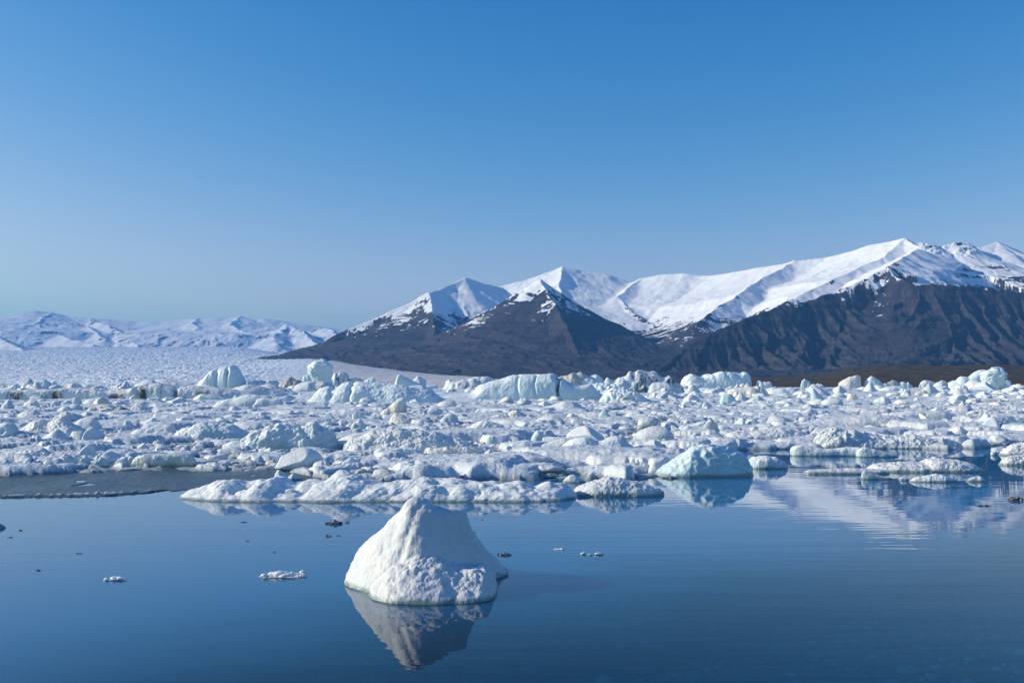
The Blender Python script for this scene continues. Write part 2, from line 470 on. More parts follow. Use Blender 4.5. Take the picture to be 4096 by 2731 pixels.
def rock_material(name, low=(.037, .038, .049), high=(.052, .049, .061), brown=(.054, .046, .047), snowcol=(.82, .84, .88)):
    t = NT(name)
    s = t.attr("snow")
    p = t.sep(t.pos().outputs["Position"])
    nz = t.sep(t.pos().outputs["Normal"])[2]
    strat = t.noise(1.0, 3, .6, t.scaled(.0012, .0012, .035))
    n = t.noise(.05, 7, .7)
    n2 = t.noise(.0035, 4, .6)
    c = t.mix(t.ramp(strat, .40, .60), tuple(v*.8 for v in low), tuple(v*1.12 for v in high))
    c = t.mix(t.ramp(n, .40, .66, 0, .6), c, tuple(v*.6 for v in low))
    c = t.mix(t.math('MULTIPLY', t.ramp(n2, .45, .65), .45), c, brown)
    fine = t.noise(.045, 6, .75)
    sn = t.math('ADD', s, t.math('MULTIPLY', t.math('SUBTRACT', fine, .5), 1.1))
    streak = t.noise(1.0, 3, .6, t.scaled(.05, .012, .006))
    sn = t.math('ADD', sn, t.math('MULTIPLY', t.math('SUBTRACT', streak, .5), .7))
    f = t.ramp(sn, .46, .56)
    c = t.mix(f, c, snowcol)
    b = t.bump(n, .8, 5.)
    b2 = t.bump(t.noise(.012, 5, .6), .35, 6.)
    nm = t.n("ShaderNodeMix", data_type='VECTOR'); t.l(f, nm.inputs[0]); t.l(b, nm.inputs[4]); t.l(b2, nm.inputs[5])
    t.pbsdf(c, .85, .15, nm.outputs[1])
    return t.m

def polar(px0, px1, dpx, ys):
    px = np.arange(px0, px1, dpx)
    a, f, u = ray(px, np.full_like(px, 1542.))
    tan = a/f
    Y, T = np.meshgrid(ys, tan, indexing='ij')
    return T*Y, Y, px

def build_mountains():
    ys = np.concatenate([np.linspace(3700, 5600, 300), np.linspace(5605, 7400, 190), np.linspace(7412, 9300, 130), np.linspace(9330, 12000, 20)])
    X, Y, px = polar(980, 5100, 3.0, ys)
    wx = X+14*fbm2(X/160, Y/160, 3, 91); wy = Y+14*fbm2(X/160+9, Y/160, 3, 92)
    H, SS, DD = ridge_field(wx, wy, R_MAIN, 400)
    xk = np.broadcast_to(px*2352/4096, X.shape)
    wall = sstep(1480, 1600, xk)*(1-sstep(5400, 5900, Y))
    H = H+fbm2(X/190, Y/190, 3, 71)*3+wall*fbm2(X/120, Y/120, 4, 77)*6
    # craggy teeth on the right-hand skyline
    crag = sstep(2105, 2130, xk)*(1-sstep(2245, 2262, xk))*sstep(6550, 6700, Y)*(1-sstep(6950, 7100, Y))
    H = H+crag*np.maximum(ridged2(X/70, Y/70, 3, 13), 0)*16
    # snow cover
    gy, gx = np.gradient(H, axis=0)/np.gradient(Y, axis=0), np.gradient(H, axis=1)/np.maximum(np.gradient(X, axis=1), .5)
    slope = np.hypot(gx, gy)
    line = np.interp(xk[0], [900, 985, 1068, 1120, 1400, 1500, 1650, 1800, 1950, 2060, 2100, 2352, 2900], [470, 500, 520, 500, 470, 455, 430, 450, 500, 530, 535, 545, 545])
    line = np.broadcast_to(line, X.shape).copy()
    front = sstep(1080, 1150, xk)*(1-sstep(1440, 1500, xk))*(1-sstep(6620, 6760, Y))
    line += 140*front
    lefts = (1-sstep(960, 1060, xk))
    line += lefts*(120*(sstep(.2, -.35, -gx)) - 190*sstep(.05, .3, gx)*0)
    sunny = sstep(880, 700, xk)
    line -= 160*sstep(1000, 860, xk)*sstep(7250, 7500, Y)
    v = (H-line)/150.+fbm2(X/260, Y/260, 4, 55)*.55+np.maximum(ridged2(SS/17., DD/120., 2, 56)-.42, 0)*2.2*sstep(-3.4, -.2, (H-line)/150.)*(1-.75*wall)*sstep(-.2, .25, fbm2(X/150, Y/150, 3, 64)+.02)+np.maximum(noise2(SS/90., DD/13., 57)-.32, 0)*2.2*sstep(-2.6, -.2, (H-line)/150.)*(1-.4*wall)*sstep(-.1, .25, fbm2(X/170, Y/170, 3, 65))
    v -= sstep(.80, 1.15, slope)*1.0*(.35+.65*sstep(-.3, .3, fbm2(X/140, Y/140, 3, 58)))
    v -= crag*1.7*sstep(-.25, .1, fbm2(X/60, Y/60, 3, 59)+.1)
    v -= 1.5*sstep(2150, 2210, xk)*sstep(5500, 5800, Y)*sstep(.12, .34, noise2(X/230., H/26., 61)+.35*noise2(X/60., Y/60., 62))
    v -= 1.5*sstep(1270, 1300, xk)*(1-sstep(12., 55., DD))*sstep(.02, .25, fbm2(X/75, Y/75, 3, 63))
    v = np.clip(v*.5+.5, -.25, 1.3)
    bare = 1-sstep(.35, .7, v)
    H = H+bare*(fbm2(X/60, Y/60, 5, 74, .6)*(2.8+1.6*wall))
    # lava beds standing out as ledges in the wall
    for st, am, sd in ((40., .38, 73), (16., .28, 76)):
        q = H/st+.5*fbm2(X/420, Y/420, 4, sd)
        fr = q-np.floor(q)
        H = H+(sstep(.2, .8, fr)-fr)*st*am*wall*bare*sstep(70, 200, H)*(.4+.6*sstep(-.3, .3, fbm2(X/240, Y/240, 3, sd+9)))
    me = mesh_from("mountain", np.stack([X, Y, H], -1), faces4=grid_faces(*X.shape), mat=rock_material("mountain_rock_and_snow"), attrs={"snow": v})
    o = link("mountain", me, kind="structure"); o["label"] = "dark snow-capped mountains with pyramid peaks beyond the lagoon"
build_mountains()

def R1(p, D):     # points read in the crop (0,1150)-(1400,2083), scale 1.68
    out = []
    for q in p:
        X, Y, Z = at(q[0]/1.68, 1150+q[1]/1.68, q[2] if len(q) > 2 else D)
        out.append((float(X), float(Y), float(Z)))
    return out
R_FAR = [
 dict(p=R1([(-500,250),(-200,220),(0,212),(120,212),(150,180),(170,165),(250,157),(330,167),(490,195),(600,206),(750,215),(900,226),(1050,231),(1200,218),(1320,205),(1430,208),(1550,205),(1620,193),(1660,205),(1700,216),(1790,211),(1900,226),(2000,242),(2100,256),(2330,290),(2600,330),(2900,380)], 20000), S=.30, gl=700, ga=30, gf=(300.,1500.), base=700, run=3500),
 dict(p=R1([(170,165,20000),(120,260,18500),(60,330,16500)], 0), S=.5, gl=320, ga=70, gf=(100.,700.), base=450, run=1500),
 dict(p=R1([(330,167,20000),(250,250,18500),(330,300,17500),(430,340,16500),(620,385,15500)], 0), S=.5, gl=320, ga=70, gf=(100.,700.), base=450, run=1500),
 dict(p=R1([(600,206,20000),(740,262,18500),(830,320,17300),(880,360,16500),(930,405,15600)], 0), S=.55, gl=320, ga=70, gf=(100.,700.), base=450, run=1500),
 dict(p=R1([(590,260,18600),(620,300,17500),(700,350,16500)], 0), S=.5, gl=320, ga=70, gf=(100.,700.), base=450, run=1500),
 dict(p=R1([(1330,205,20000),(1285,255,18800),(1330,300,17800),(1300,380,16300)], 0), S=.42, gl=320, ga=70, gf=(100.,700.), base=450, run=1500),
 dict(p=R1([(1620,193,20000),(1530,255,18500),(1650,300,17500),(1760,330,16800),(1880,385,15800)], 0), S=.5, gl=320, ga=70, gf=(100.,700.), base=450, run=1500),
 dict(p=R1([(1930,255,18000),(1880,300,17000),(1840,340,16300)], 0), S=.55, gl=250, ga=60, gf=(100.,600.), base=450, run=1500),
 dict(p=R1([(1930,255,18000),(2020,290,17200),(2100,345,16400),(2160,380,15800)], 0), S=.55, gl=250, ga=60, gf=(100.,600.), base=450, run=1500),
 dict(p=R1([(2150,270,18500),(2230,300,17500),(2330,350,16500)], 0), S=.5, gl=250, ga=60, gf=(100.,600.), base=450, run=1500),
 dict(p=R1([(-200,270,13000),(0,330,12500),(60,375,12200),(160,425,11800)], 0), S=.6, gl=200, ga=40, gf=(100.,500.), base=250),
]
def build_far():
    ys = np.concatenate([np.linspace(11600, 15000, 60), np.linspace(15040, 20400, 190), np.linspace(20500, 24000, 10)])
    X, Y, px = polar(-420, 1750, 3.2, ys)
    wx = X+90*fbm2(X/700, Y/700, 3, 191); wy = Y+90*fbm2(X/700+9, Y/700, 3, 192)
    H, SS, DD = ridge_field(wx, wy, R_FAR, 900)
    H += fbm2(X/450, Y/450, 5, 171)*14*sstep(20400, 18800, Y)+ridged2(X/900, Y/900, 4, 173)*16*sstep(20200, 18500, Y)
    gy, gx = np.gradient(H, axis=0)/np.gradient(Y, axis=0), np.gradient(H, axis=1)/np.maximum(np.gradient(X, axis=1), .5)
    slope = np.hypot(gx, gy)
    v = 1.15-sstep(.40, .66, slope)*1.0*sstep(-.15, .3, fbm2(X/350, Y/350, 4, 181))
    crag = np.exp(-((px/4096*2352-90)/40.)**2)[None, :]*sstep(.5, .8, slope)
    v = np.clip(v-.4*crag, 0, 1.3)
    me = mesh_from("snow_range", np.stack([X, Y, H], -1), faces4=grid_faces(*X.shape),
                   mat=rock_material("far_snow_and_rock", low=(.12, .12, .13), high=(.16, .15, .15), brown=(.14, .13, .12), snowcol=(.84, .86, .90)), attrs={"snow": v})
    o = link("mountain", me, kind="structure"); o["label"] = "distant snow-covered range fading to blue behind the glacier"
build_far()

# ------------------------------------------------------------------ glacier tongue
def build_glacier():
    ys = np.concatenate([np.geomspace(900, 16500, 520)])
    X, Y, px = polar(-420, 2100, 2.6, ys)
    xk = np.broadcast_to(px*2352/4096, X.shape)
    ld = np.log(Y)
    yl = np.interp(ld, np.log([900, 1500, 2500, 4000, 6500, 10000, 14000, 16500]), [884, 877, 868, 853, 832, 812, 800, 797])     # seen row, left and middle
    yr = np.interp(ld, np.log([900, 1500, 2500, 4000, 5300, 6500, 8000, 16500]), [884.5, 882, 876, 868, 862, 861, 862, 870])      # far right
    ym = np.interp(ld, np.log([900, 1500, 2500, 4000, 5300, 6500, 8000, 16500]), [884, 879, 868, 850, 833, 824, 820, 820])
    row = np.where(xk < 720, yl+(ym-yl)*sstep(520, 720, xk), ym+(yr-ym)*sstep(700, 1110, xk)**.9)
    elev = np.arctan((885.6-row)/2286.)
    H = 2+np.tan(elev)*Y
    rough = sstep(820, 560, xk)*1.0+.16
    rough *= sstep(900, 1500, Y)*.4+.6
    sc = 1+Y/5000.
    cre = ridged2(X/17/sc+.6*fbm2(X/260, Y/260, 2, 33), Y/34/sc, 3, 21)
    H += rough*sc*(cre*1.5+fbm2(X/160, Y/320, 3, 23)*2.2)
    wide = fbm2(X/1500, Y/2600, 3, 27)
    H += wide*5*rough
    calm = (1-rough)*sstep(1100, 2000, Y)
    H += calm*fbm2(X/70, Y/140, 4, 29)*1.6
    H = np.where(xk > 1085, H*(1-sstep(1085, 1215, xk))-8*sstep(1085, 1215, xk), H)
    H = np.maximum(H, -8); H[0] = -8
    H[1] = np.minimum(H[1], 9)
    t = NT("glacier_ice")
    a = t.attr("rough")
    n1 = t.noise(1.0, 6, .7, t.scaled(.05, .012, .03))
    n2 = t.noise(1.0, 4, .6, t.scaled(.0016, .0009, .001))
    c = t.mix(t.ramp(n1, .40, .62), (.58, .69, .80), (.86, .87, .89))
    c = t.mix(t.math('MULTIPLY', t.ramp(n2, .45, .62), .6), c, (.66, .74, .82))
    cs = t.mix(t.ramp(n1, .36, .66), (.46, .45, .46), (.74, .73, .74))
    c = t.mix(t.ramp(a, .2, .75), cs, c)
    t.pbsdf(c, .7, .25, t.bump(n1, .8, 6.))
    me = mesh_from("glacier", np.stack([X, Y, H], -1), faces4=grid_faces(*X.shape), mat=t.m, attrs={"rough": rough})
    o = link("glacier", me, kind="structure"); o["label"] = "broad crevassed glacier tongue sloping down to the lagoon"
build_glacier()

# ------------------------------------------------------------------ brown moraine on the right shore
def build_moraine():
    ys = np.concatenate([np.linspace(1150, 1500, 60), np.linspace(1506, 2600, 150), np.linspace(2610, 3900, 40)])
    X, Y, px = polar(2480, 4900, 3.2, ys)
    xk = np.broadcast_to(px*2352/4096, X.shape)
    top = np.interp(xk[0], [1480, 1560, 1650, 1720, 1800, 1870, 1905, 1960, 2010, 2060, 2200, 2352, 2800], [890, 889, 887, 869, 866, 862, 857, 845, 840, 838.5, 838.5, 838.5, 838])
    zt = (885.6-top)/2286.*2050+2
    prof = sstep(1180, 2050, Y)**.75*.95+.05*sstep(2050, 2300, Y)
    prof *= 1-.25*sstep(2400, 3800, Y)
    H = zt[None, :]*prof-1.2+fbm2(X/90, Y/130, 5, 61)*3.0*sstep(1150, 1500, Y)+np.minimum(ridged2(X/140, Y/190, 3, 63), .6)*2.2*sstep(1200, 1600, Y)
    t = NT("moraine_gravel")
    n = t.noise(.05, 7, .72); n2 = t.noise(1.0, 4, .6, t.scaled(.006, .004, .05))
    c = t.mix(t.ramp(n, .38, .66), (.042, .036, .031), (.100, .084, .062))
    c = t.mix(t.ramp(n2, .45, .65, 0, .7), c, (.060, .046, .037))
    t.pbsdf(c, .95, .1, t.bump(n, .9, 3.))
    me = mesh_from("moraine", np.stack([X, Y, H], -1), faces4=grid_faces(*X.shape), mat=t.m)
    o = link("hill", me, kind="structure"); o["label"] = "low brown moraine hill on the far right shore"
build_moraine()

# ------------------------------------------------------------------ air between the lagoon and the mountains
def build_haze():
    x0, x1, y0, y1, z0, z1 = -38000, 38000, -3500, 42000, -6, 1800
    co = [(x, y, z) for z in (z0, z1) for y in (y0, y1) for x in (x0, x1)]
    f = [(0, 2, 3, 1), (4, 5, 7, 6), (0, 1, 5, 4), (2, 6, 7, 3), (0, 4, 6, 2), (1, 3, 7, 5)]
    t = NT("haze_air")
    v = t.n("ShaderNodeVolumePrincipled")
    v.inputs["Color"].default_value = (.13, .42, 1.0, 1)
    v.inputs["Density"].default_value = HAZE
    v.inputs["Anisotropy"].default_value = 0.0
    t.l(v.outputs[0], t.out.inputs[1])
    me = mesh_from("haze", np.array(co, float), faces4=f, smooth=False, mat=t.m)
    o = link("haze", me, kind="stuff"); o["label"] = "thin blue haze in the air over the lagoon"
HAZE = 4.8e-5
build_haze()

# ------------------------------------------------------------------ the pack of broken ice
TILE = [0, 700, 1400, 2100, 2700, 3296]        # left edges of the 800-pixel wide details the outlines were read from (scale 2.94)
def TP(ti, pts): return [(TILE[ti]+x/2.94, 1400+y/2.94) for x, y in pts]
def SP(x0, y0, sc, pts): return [(x0+x/sc, y0+y/sc) for x, y in pts]

EDGE_X = np.array([-900, 0, 300, 600, 900, 1120, 1500, 2000, 2500, 2640, 2760, 2960, 3200, 3400, 3600, 3880, 4000, 4096, 5200])
EDGE_Y = np.array([1893, 1893, 1897, 1893, 1886, 1890, 1925, 1928, 1930, 1905, 1850, 1802, 1792, 1790, 1790, 1792, 1785, 1780, 1780])
def edge_dist(px):
    """how far from the shore the pack begins, seen along source column px"""
    y = np.interp(px, EDGE_X, EDGE_Y)
    b = (1365.5-y)/FOC
    return -EYE*(_cp-b*_sp)/(b*_cp+_sp)

def pack_height(X, Y, px):
    """height of the crushed ice between the bergs: floes, cobbles of ice, slush, and leads of open water"""
    de = edge_dist(px)
    inside = Y-de-(fbm2(X/1.6, Y/2.6, 3, 41)*.9+fbm2(X/5, Y/8, 2, 42)*1.2)
    wx, wy = X+.5*fbm2(X/1.7, Y/1.7, 2, 43), Y+.5*fbm2(X/1.7, Y/1.7, 2, 44)
    def floes(s, sy, lo, hi, dens, seed, steep=.22, dome=.35):
        f1, f2, r = worley(wx/s, wy/(s*sy), seed)
        e = np.clip((f2-f1)/steep, 0, 1)
        h = np.where(r < dens, 1., -.35)*(lo+(hi-lo)*((r*7.31) % 1.0)**1.6)
        return h*(1-(1-e)**3)*(1-dome*np.minimum(f1*1.25, 1)**2)-.05*(1-e)
    near = np.clip((Y-15)/70, 0, 1)
    big = floes(3.6, 1.15, .14, .44, .42, 5)
    mid = floes(1.25, 1.1, .07, .36, .46, 9)
    sm = floes(.42, 1.1, .03, .22, .50, 13, .30, .6)
    h = np.maximum(np.maximum(big, mid), sm)
    far = floes(10., 1.2, .1, .55, .6, 25, .3, .6)+floes(4.0, 1.1, 0, .4, .5, 27, .35, .6)*.8
    h = np.maximum(h, np.where(Y > 70, far*sstep(70, 140, Y), -1))
    h = h+fbm2(X/.16, Y/.2, 3, 45)*.022*(h > 0)+np.maximum(fbm2(X/.6, Y/.7, 3, 46), 0)*.05*(h > .03)
    slush = .012+fbm2(X/.9, Y/1.6, 4, 47)*.05
    h = np.maximum(h, slush)
    h = h*sstep(-.2, .5, inside)
    h = np.where(inside < 0, -.08-.2*sstep(0, -1.5, inside), h)
    return h

def pack_material():
    t = NT("brash_ice")
    z = t.sep(t.pos().outputs["Position"])[2]
    a = t.noise(.55, 5, .6); b = t.noise(5., 5, .65)
    c = t.mix(t.ramp(b, .35, .7), (.56, .62, .68), (.76, .785, .81))
    c = t.mix(t.ramp(a, .50, .70, 0, .4), c, (.56, .56, .55))
    zz = t.math('ADD', z, t.math('MULTIPLY', t.math('SUBTRACT', b, .5), .10))
    c = t.mix(t.ramp(zz, .02, .13, .85, 0.), c, (.24, .29, .31))
    n = t.bump(t.noise(3.2, 4, .6), .5, .10)
    n = t.bump(t.noise(14., 4, .7), .7, .04, n)
    t.pbsdf(c, .5, .4, n)
    return t.m

def build_pack():
    ys = np.geomspace(15.0, 1150., 940)
    X, Y, px = polar(-700, 4800, 4.2, ys)
    P = np.broadcast_to(px, X.shape)
    H = pack_height(X, Y, P)
    f = grid_faces(*X.shape)
    f = f[(H.ravel()[f] > -.12).any(axis=1)]
    used = np.unique(f); mp = np.full(H.size, -1); mp[used] = np.arange(len(used))
    me = mesh_from("brash_ice", np.stack([X, Y, H], -1).reshape(-1, 3)[used], faces4=mp[f], mat=pack_material())
    o = link("brash_ice", me, kind="stuff")
    o["label"] = "crowded field of brash ice and slush filling the lagoon"; o["category"] = "brash ice"
build_pack()

# grey sheet of frazil slush in front of the pack on the left
def build_slush():
    ex = np.array([-900, -300, 0, 120, 260, 420, 560, 700, 820, 905, 990, 1120, 1300])
    ey = np.array([1992, 1990, 1992, 1990, 1988, 1984, 1975, 1965, 1952, 1940, 1930, 1922, 1918])
    px = np.arange(-850, 1290, 5.)
    r = np.linspace(0, 1, 110)
    b = (1365.5-np.interp(px, ex, ey))/FOC
    d0 = -EYE*(_cp-b*_sp)/(b*_cp+_sp)
    d1 = edge_dist(px)+1.2
    D = d0[None, :]+(d1-d0)[None, :]*r[:, None]
    a, f, u = ray(px, np.full_like(px, 1900.))
    X = (a/f)[None, :]*D
    H = .006+fbm2(X/.12, D/.2, 3, 51)*.006+np.maximum(fbm2(X/.5, D/.9, 3, 52), 0)*.012
    lip = np.exp(-((D-d0[None, :]-.20)/.12)**2)*np.interp(px, [-850, 0, 420, 640, 760], [.03, .03, .04, .02, .0])[None, :]
    H = H+lip*np.clip(.7+1.2*fbm2(X/.09, D/.12, 3, 53)+.8*noise2(X/1.1, D*0, 59), 0, 2)
    hole = fbm2(X/1.2, D/2.4, 3, 54)
    H = np.where(hole < -.62, -.02, H)
    H[0] = -.02
    t = NT("frazil_slush")
    n = t.noise(9., 6, .75); n2 = t.noise(1.0, 4, .6, t.scaled(.7, .35, 1))
    z = t.sep(t.pos().outputs["Position"])[2]
    c = t.mix(t.ramp(n, .45, .75), (.036, .046, .052), (.24, .27, .29))
    c = t.mix(t.ramp(n2, .5, .7, 0, .5), c, (.15, .17, .18))
    c = t.mix(t.ramp(z, .02, .05), c, (.66, .69, .71))
    t.pbsdf(c, .32, .5, t.bump(t.noise(26., 4, .7), .8, .02))
    me = mesh_from("slush", np.stack([X, D, H], -1), faces4=grid_faces(*X.shape), mat=t.m)
    o = link("slush", me, kind="stuff"); o["label"] = "thin grey slush of ice crystals skinning the water before the pack"; o["category"] = "slush"
build_slush()

# ------------------------------------------------------------------ icebergs built from their outlines
def profile(xs, pts, wide=0):
    X = np.array([p[0] for p in pts]); Z = np.array([p[1] for p in pts])
    o = np.argsort(X, kind='stable'); X, Z = X[o], Z[o]
    lin = np.interp(xs, X, Z)
    if wide: return sum(np.interp(np.clip(xs+q*wide*(X[-1]-X[0]), X[0], X[-1]), X, Z)*math.exp(-2*q*q) for q in np.linspace(-1.5, 1.5, 13))/sum(math.exp(-2*q*q) for q in np.linspace(-1.5, 1.5, 13))
    w = max((X[-1]-X[0])/60., 1e-6)
    k = [np.interp(xs+q*w, X, Z) for q in (-1.2, -.6, 0, .6, 1.2)]
    return .35*lin+.65*(k[0]*.5+k[1]+k[2]+k[3]+k[4]*.5)/4

def berg(outline, base, mat='snow', bs=2.6, bg=.55, D=None, depth=.7, ridge=.42, front=2.2, pw=.8, amp=.06, bill=.0, scal=.0, face=.0, shear=0., lobes=(), seed=1, res=1.0, minD=None, fine=1.0, crack=(), zadd=0., plan=3.0):
    """one iceberg: a solid lump whose skyline follows the outline (source pixels), with its own depth, rounded plan and rough surface"""
    rg = np.random.default_rng(seed)
    if D is None: D = max(dist_of(base, 0.), 5.)
    pxs = [p[0] for p in outline]
    x0w, x1w = float(at(pxs[0], base, D)[0]), float(at(pxs[-1], base, D)[0])
    W = x1w-x0w
    dep = depth*W
    hmax = max(float(at(p[0], p[1], D)[2]) for p in outline)
    dep = float(np.clip(dep, .5*hmax, 5.*hmax+.4*W))
    Dr = D+dep*ridge
    pr = []
    for p in outline:
        x, y, z = at(p[0], p[1], Dr); pr.append((float(x), max(float(z), -.02)))
    x0, x1 = pr[0][0], pr[-1][0]; W = x1-x0
    H = max(p[1] for p in pr)
    sub = .10*H+.06
    wpx = (pxs[-1]-pxs[0])/4.0
    nx = int(np.clip(wpx*1.15*res, 26, 300)); ny = int(np.clip(nx*.62, 20, 170))
    u = np.linspace(-.0, 1, nx); v = np.linspace(-1, 1, ny)
    V, U = np.meshgrid(v, u, indexing='ij')
    mid = np.abs(2*U-1)
    pl = np.maximum((1-mid**plan), 0.0)**.5*.88+.12
    pl = pl*(1+.22*noise2(U*3.1+seed, U*0+V*.6, seed))
    vr = 2*ridge-1
    yy = np.where(V < vr, (V-vr)/(1+vr), (V-vr)/(1-vr))           # -1 front foot .. 0 ridge .. 1 back foot
    Y = D+dep*ridge+np.where(yy < 0, yy*dep*ridge, yy*dep*(1-ridge))*pl
    X = x0+W*U+shear*dep*yy*.5
    ridge_wob = .16*noise2(U*2.3+seed*1.7, U*0, seed+5)+.1*noise2(U*6.3+seed, U*0, seed+6)
    yy2 = np.clip(yy+ridge_wob*(1-yy*yy), -1, 1)
    ex = np.where(yy2 < 0, front, front*.8)
    g = np.maximum(1-np.abs(yy2)**ex, 0)**pw
    us = X*0+x0+W*np.clip(U+.05*noise2(U*2+seed, yy*1.5, seed+8)*np.abs(yy), 0, 1)
    Z = (profile(us, pr)+sub)*g-sub
    for (lx, ly, lr, lh) in lobes:        # extra shoulders: position along / across, radius, height, all as shares
        q = np.hypot((U-lx)/lr, (yy-ly)/(lr*2.2))
        Z = np.maximum(Z, (lh*H+sub)*np.maximum(1-q**2.4, 0)**.6-sub)
    P = np.stack([X, Y, Z], -1)
    # push the surface along its normals
    du = np.gradient(P, axis=1); dv = np.gradient(P, axis=0)
    N = np.cross(du, dv); N /= np.maximum(np.linalg.norm(N, axis=-1, keepdims=True), 1e-9)
    N[N[..., 2] < 0] *= -1
    L = min(H*1.6, W*.5)
    s = 1./max(L, .05)
    d = fbm3(P, s*1.6, 5, seed+20, .52)*amp*L
    if bill: d = d+(billow3(P, s*bs, 4, seed+40, bg))*bill*L
    if scal: d = d-(np.abs(noise3(P[..., 0]*s*5, P[..., 1]*s*5, P[..., 2]*s*7, seed+60))*2-.5)*scal*L
    if face:
        f1, f2, r = worley(P[..., 0]*s*1.5+P[..., 2]*s*.9, P[..., 1]*s*1.5+P[..., 2]*s*.6, seed+70)
        d = d+(f1-.45)*-face*L*1.2+(r-.5)*face*L*.7
    if fine: d = d+fbm3(P, s*13., 3, seed+80, .6)*.017*L*fine
    for (cu, cw, cd) in crack:
        d = d-cd*L*np.exp(-((U-cu+.03*noise2(V*4, V*0+seed, 3))/cw)**2)
    edge = np.clip((1-np.abs(V))*6, 0, 1)
    hz = np.clip((Z+sub)/(sub*2+.15*H), .25, 1)
    P = P+N*(d*hz)[..., None]
    P[..., 2] += zadd
    P[0, :, 2] = -sub-.3*sub; P[-1, :, 2] = -sub-.3*sub
    P[:, 0, 2] = np.minimum(P[:, 0, 2], -sub*.5); P[:, -1, 2] = np.minimum(P[:, -1, 2], -sub*.5)
    c = np.array([(x0+x1)/2, Dr, 0.])
    # close it underneath
    ring = np.concatenate([np.arange(nx), np.arange(1, ny)*nx+nx-1, (ny-1)*nx+np.arange(nx-2, -1, -1), np.arange(ny-2, 0, -1)*nx])
    co = np.concatenate([P.reshape(-1, 3)-c, [[0, 0, -sub*2.0]]])
    f4 = grid_faces(ny, nx)
    ct = len(co)-1
    bottom = np.stack([np.roll(ring, -1), ring, np.full(len(ring), ct), np.full(len(ring), ct)], -1)
    tri = np.concatenate([np.stack([f4[:, 0], f4[:, 1], f4[:, 2]], -1), np.stack([f4[:, 0], f4[:, 2], f4[:, 3]], -1), bottom[:, :3]])
    return mesh_from("iceberg", co, faces3=tri, mat=ICE[mat]), c

def tower(levels, D, mat='teal', seed=1, depth=.8, amp=.06, bill=.05, fine=1., n=56, m=64):
    """an ice stack narrower below than above: rings between left and right edges read at several rows"""
    L = []
    for (y, xl, xr) in levels:
        a = at(xl, y, D); b = at(xr, y, D); L.append((float(a[2]), float(a[0]), float(b[0])))
    L.sort()
    zs = np.array([q[0] for q in L])
    z = np.linspace(zs[0], zs[-1], m)
    xl = np.interp(z, zs, [q[1] for q in L]); xr = np.interp(z, zs, [q[2] for q in L])
    cx, hw = (xl+xr)/2, (xr-xl)/2
    k = int(m*.12); cap = np.ones(m)
    th = np.linspace(0, 2*np.pi, n, endpoint=False)
    A, Zg = np.meshgrid(th, z)
    ca, sa = np.cos(A), np.sin(A)
    e = .8
    X = cx[:, None]+hw[:, None]*np.sign(ca)*np.abs(ca)**e
    Y = D+depth*hw.max()*.25+depth*hw[:, None]*np.sign(sa)*np.abs(sa)**e
    P = np.stack([X, Y, Zg], -1)
    c0 = np.stack([cx, np.full(m, D+depth*hw.max()*.25), z], -1)[:, None, :]
    N = P-c0; N /= np.maximum(np.linalg.norm(N, axis=-1, keepdims=True), 1e-9)
    S = zs[-1]-zs[0]; s = 1.6/S
    d = fbm3(P, s*1.6, 5, seed, .52)*amp*S+billow3(P, s*2.4, 3, seed+9, .5)*bill*S+fbm3(P, s*14, 3, seed+19, .6)*.012*S*fine
    P = P+N*d[..., None]
    c = np.array([cx.mean(), D, 0.])
    top = P[-1].mean(0)+np.array([0, 0, .05*S]); bot = P[0].mean(0)-np.array([0, 0, .02*S])
    co = np.concatenate([P.reshape(-1, 3), [top, bot]])-c
    i = np.arange(m*n).reshape(m, n); j = np.roll(i, -1, 1)
    t1 = np.stack([i[:-1], j[:-1], j[1:]], -1).reshape(-1, 3); t2 = np.stack([i[:-1], j[1:], i[1:]], -1).reshape(-1, 3)
    tt = np.stack([i[-1], j[-1], np.full(n, m*n)], -1); tb = np.stack([j[0], i[0], np.full(n, m*n+1)], -1)
    return mesh_from("iceberg", co, faces3=np.concatenate([t1, t2, tt, tb]), mat=ICE[mat]), c

LANDMARKS = []          # (x, y, width, short phrase) for telling the small pieces apart
SEED = [100]
def place(name, cat, label, short, outline, base, group=None, **kw):
    SEED[0] += 7
    kw.setdefault('seed', SEED[0])
    if kw.get('D'): kw['D'] = min(dist_of(max(base, 1549.)), 700.)
    me, c = berg(outline, base, **kw)
    me.name = name
    o = link(name, me, label, cat, group, loc=c)
    if short:
        LANDMARKS.append((float(c[0]), float(c[1]), (outline[-1][0]-outline[0][0])/FOC*float(c[1]), short))
    return o

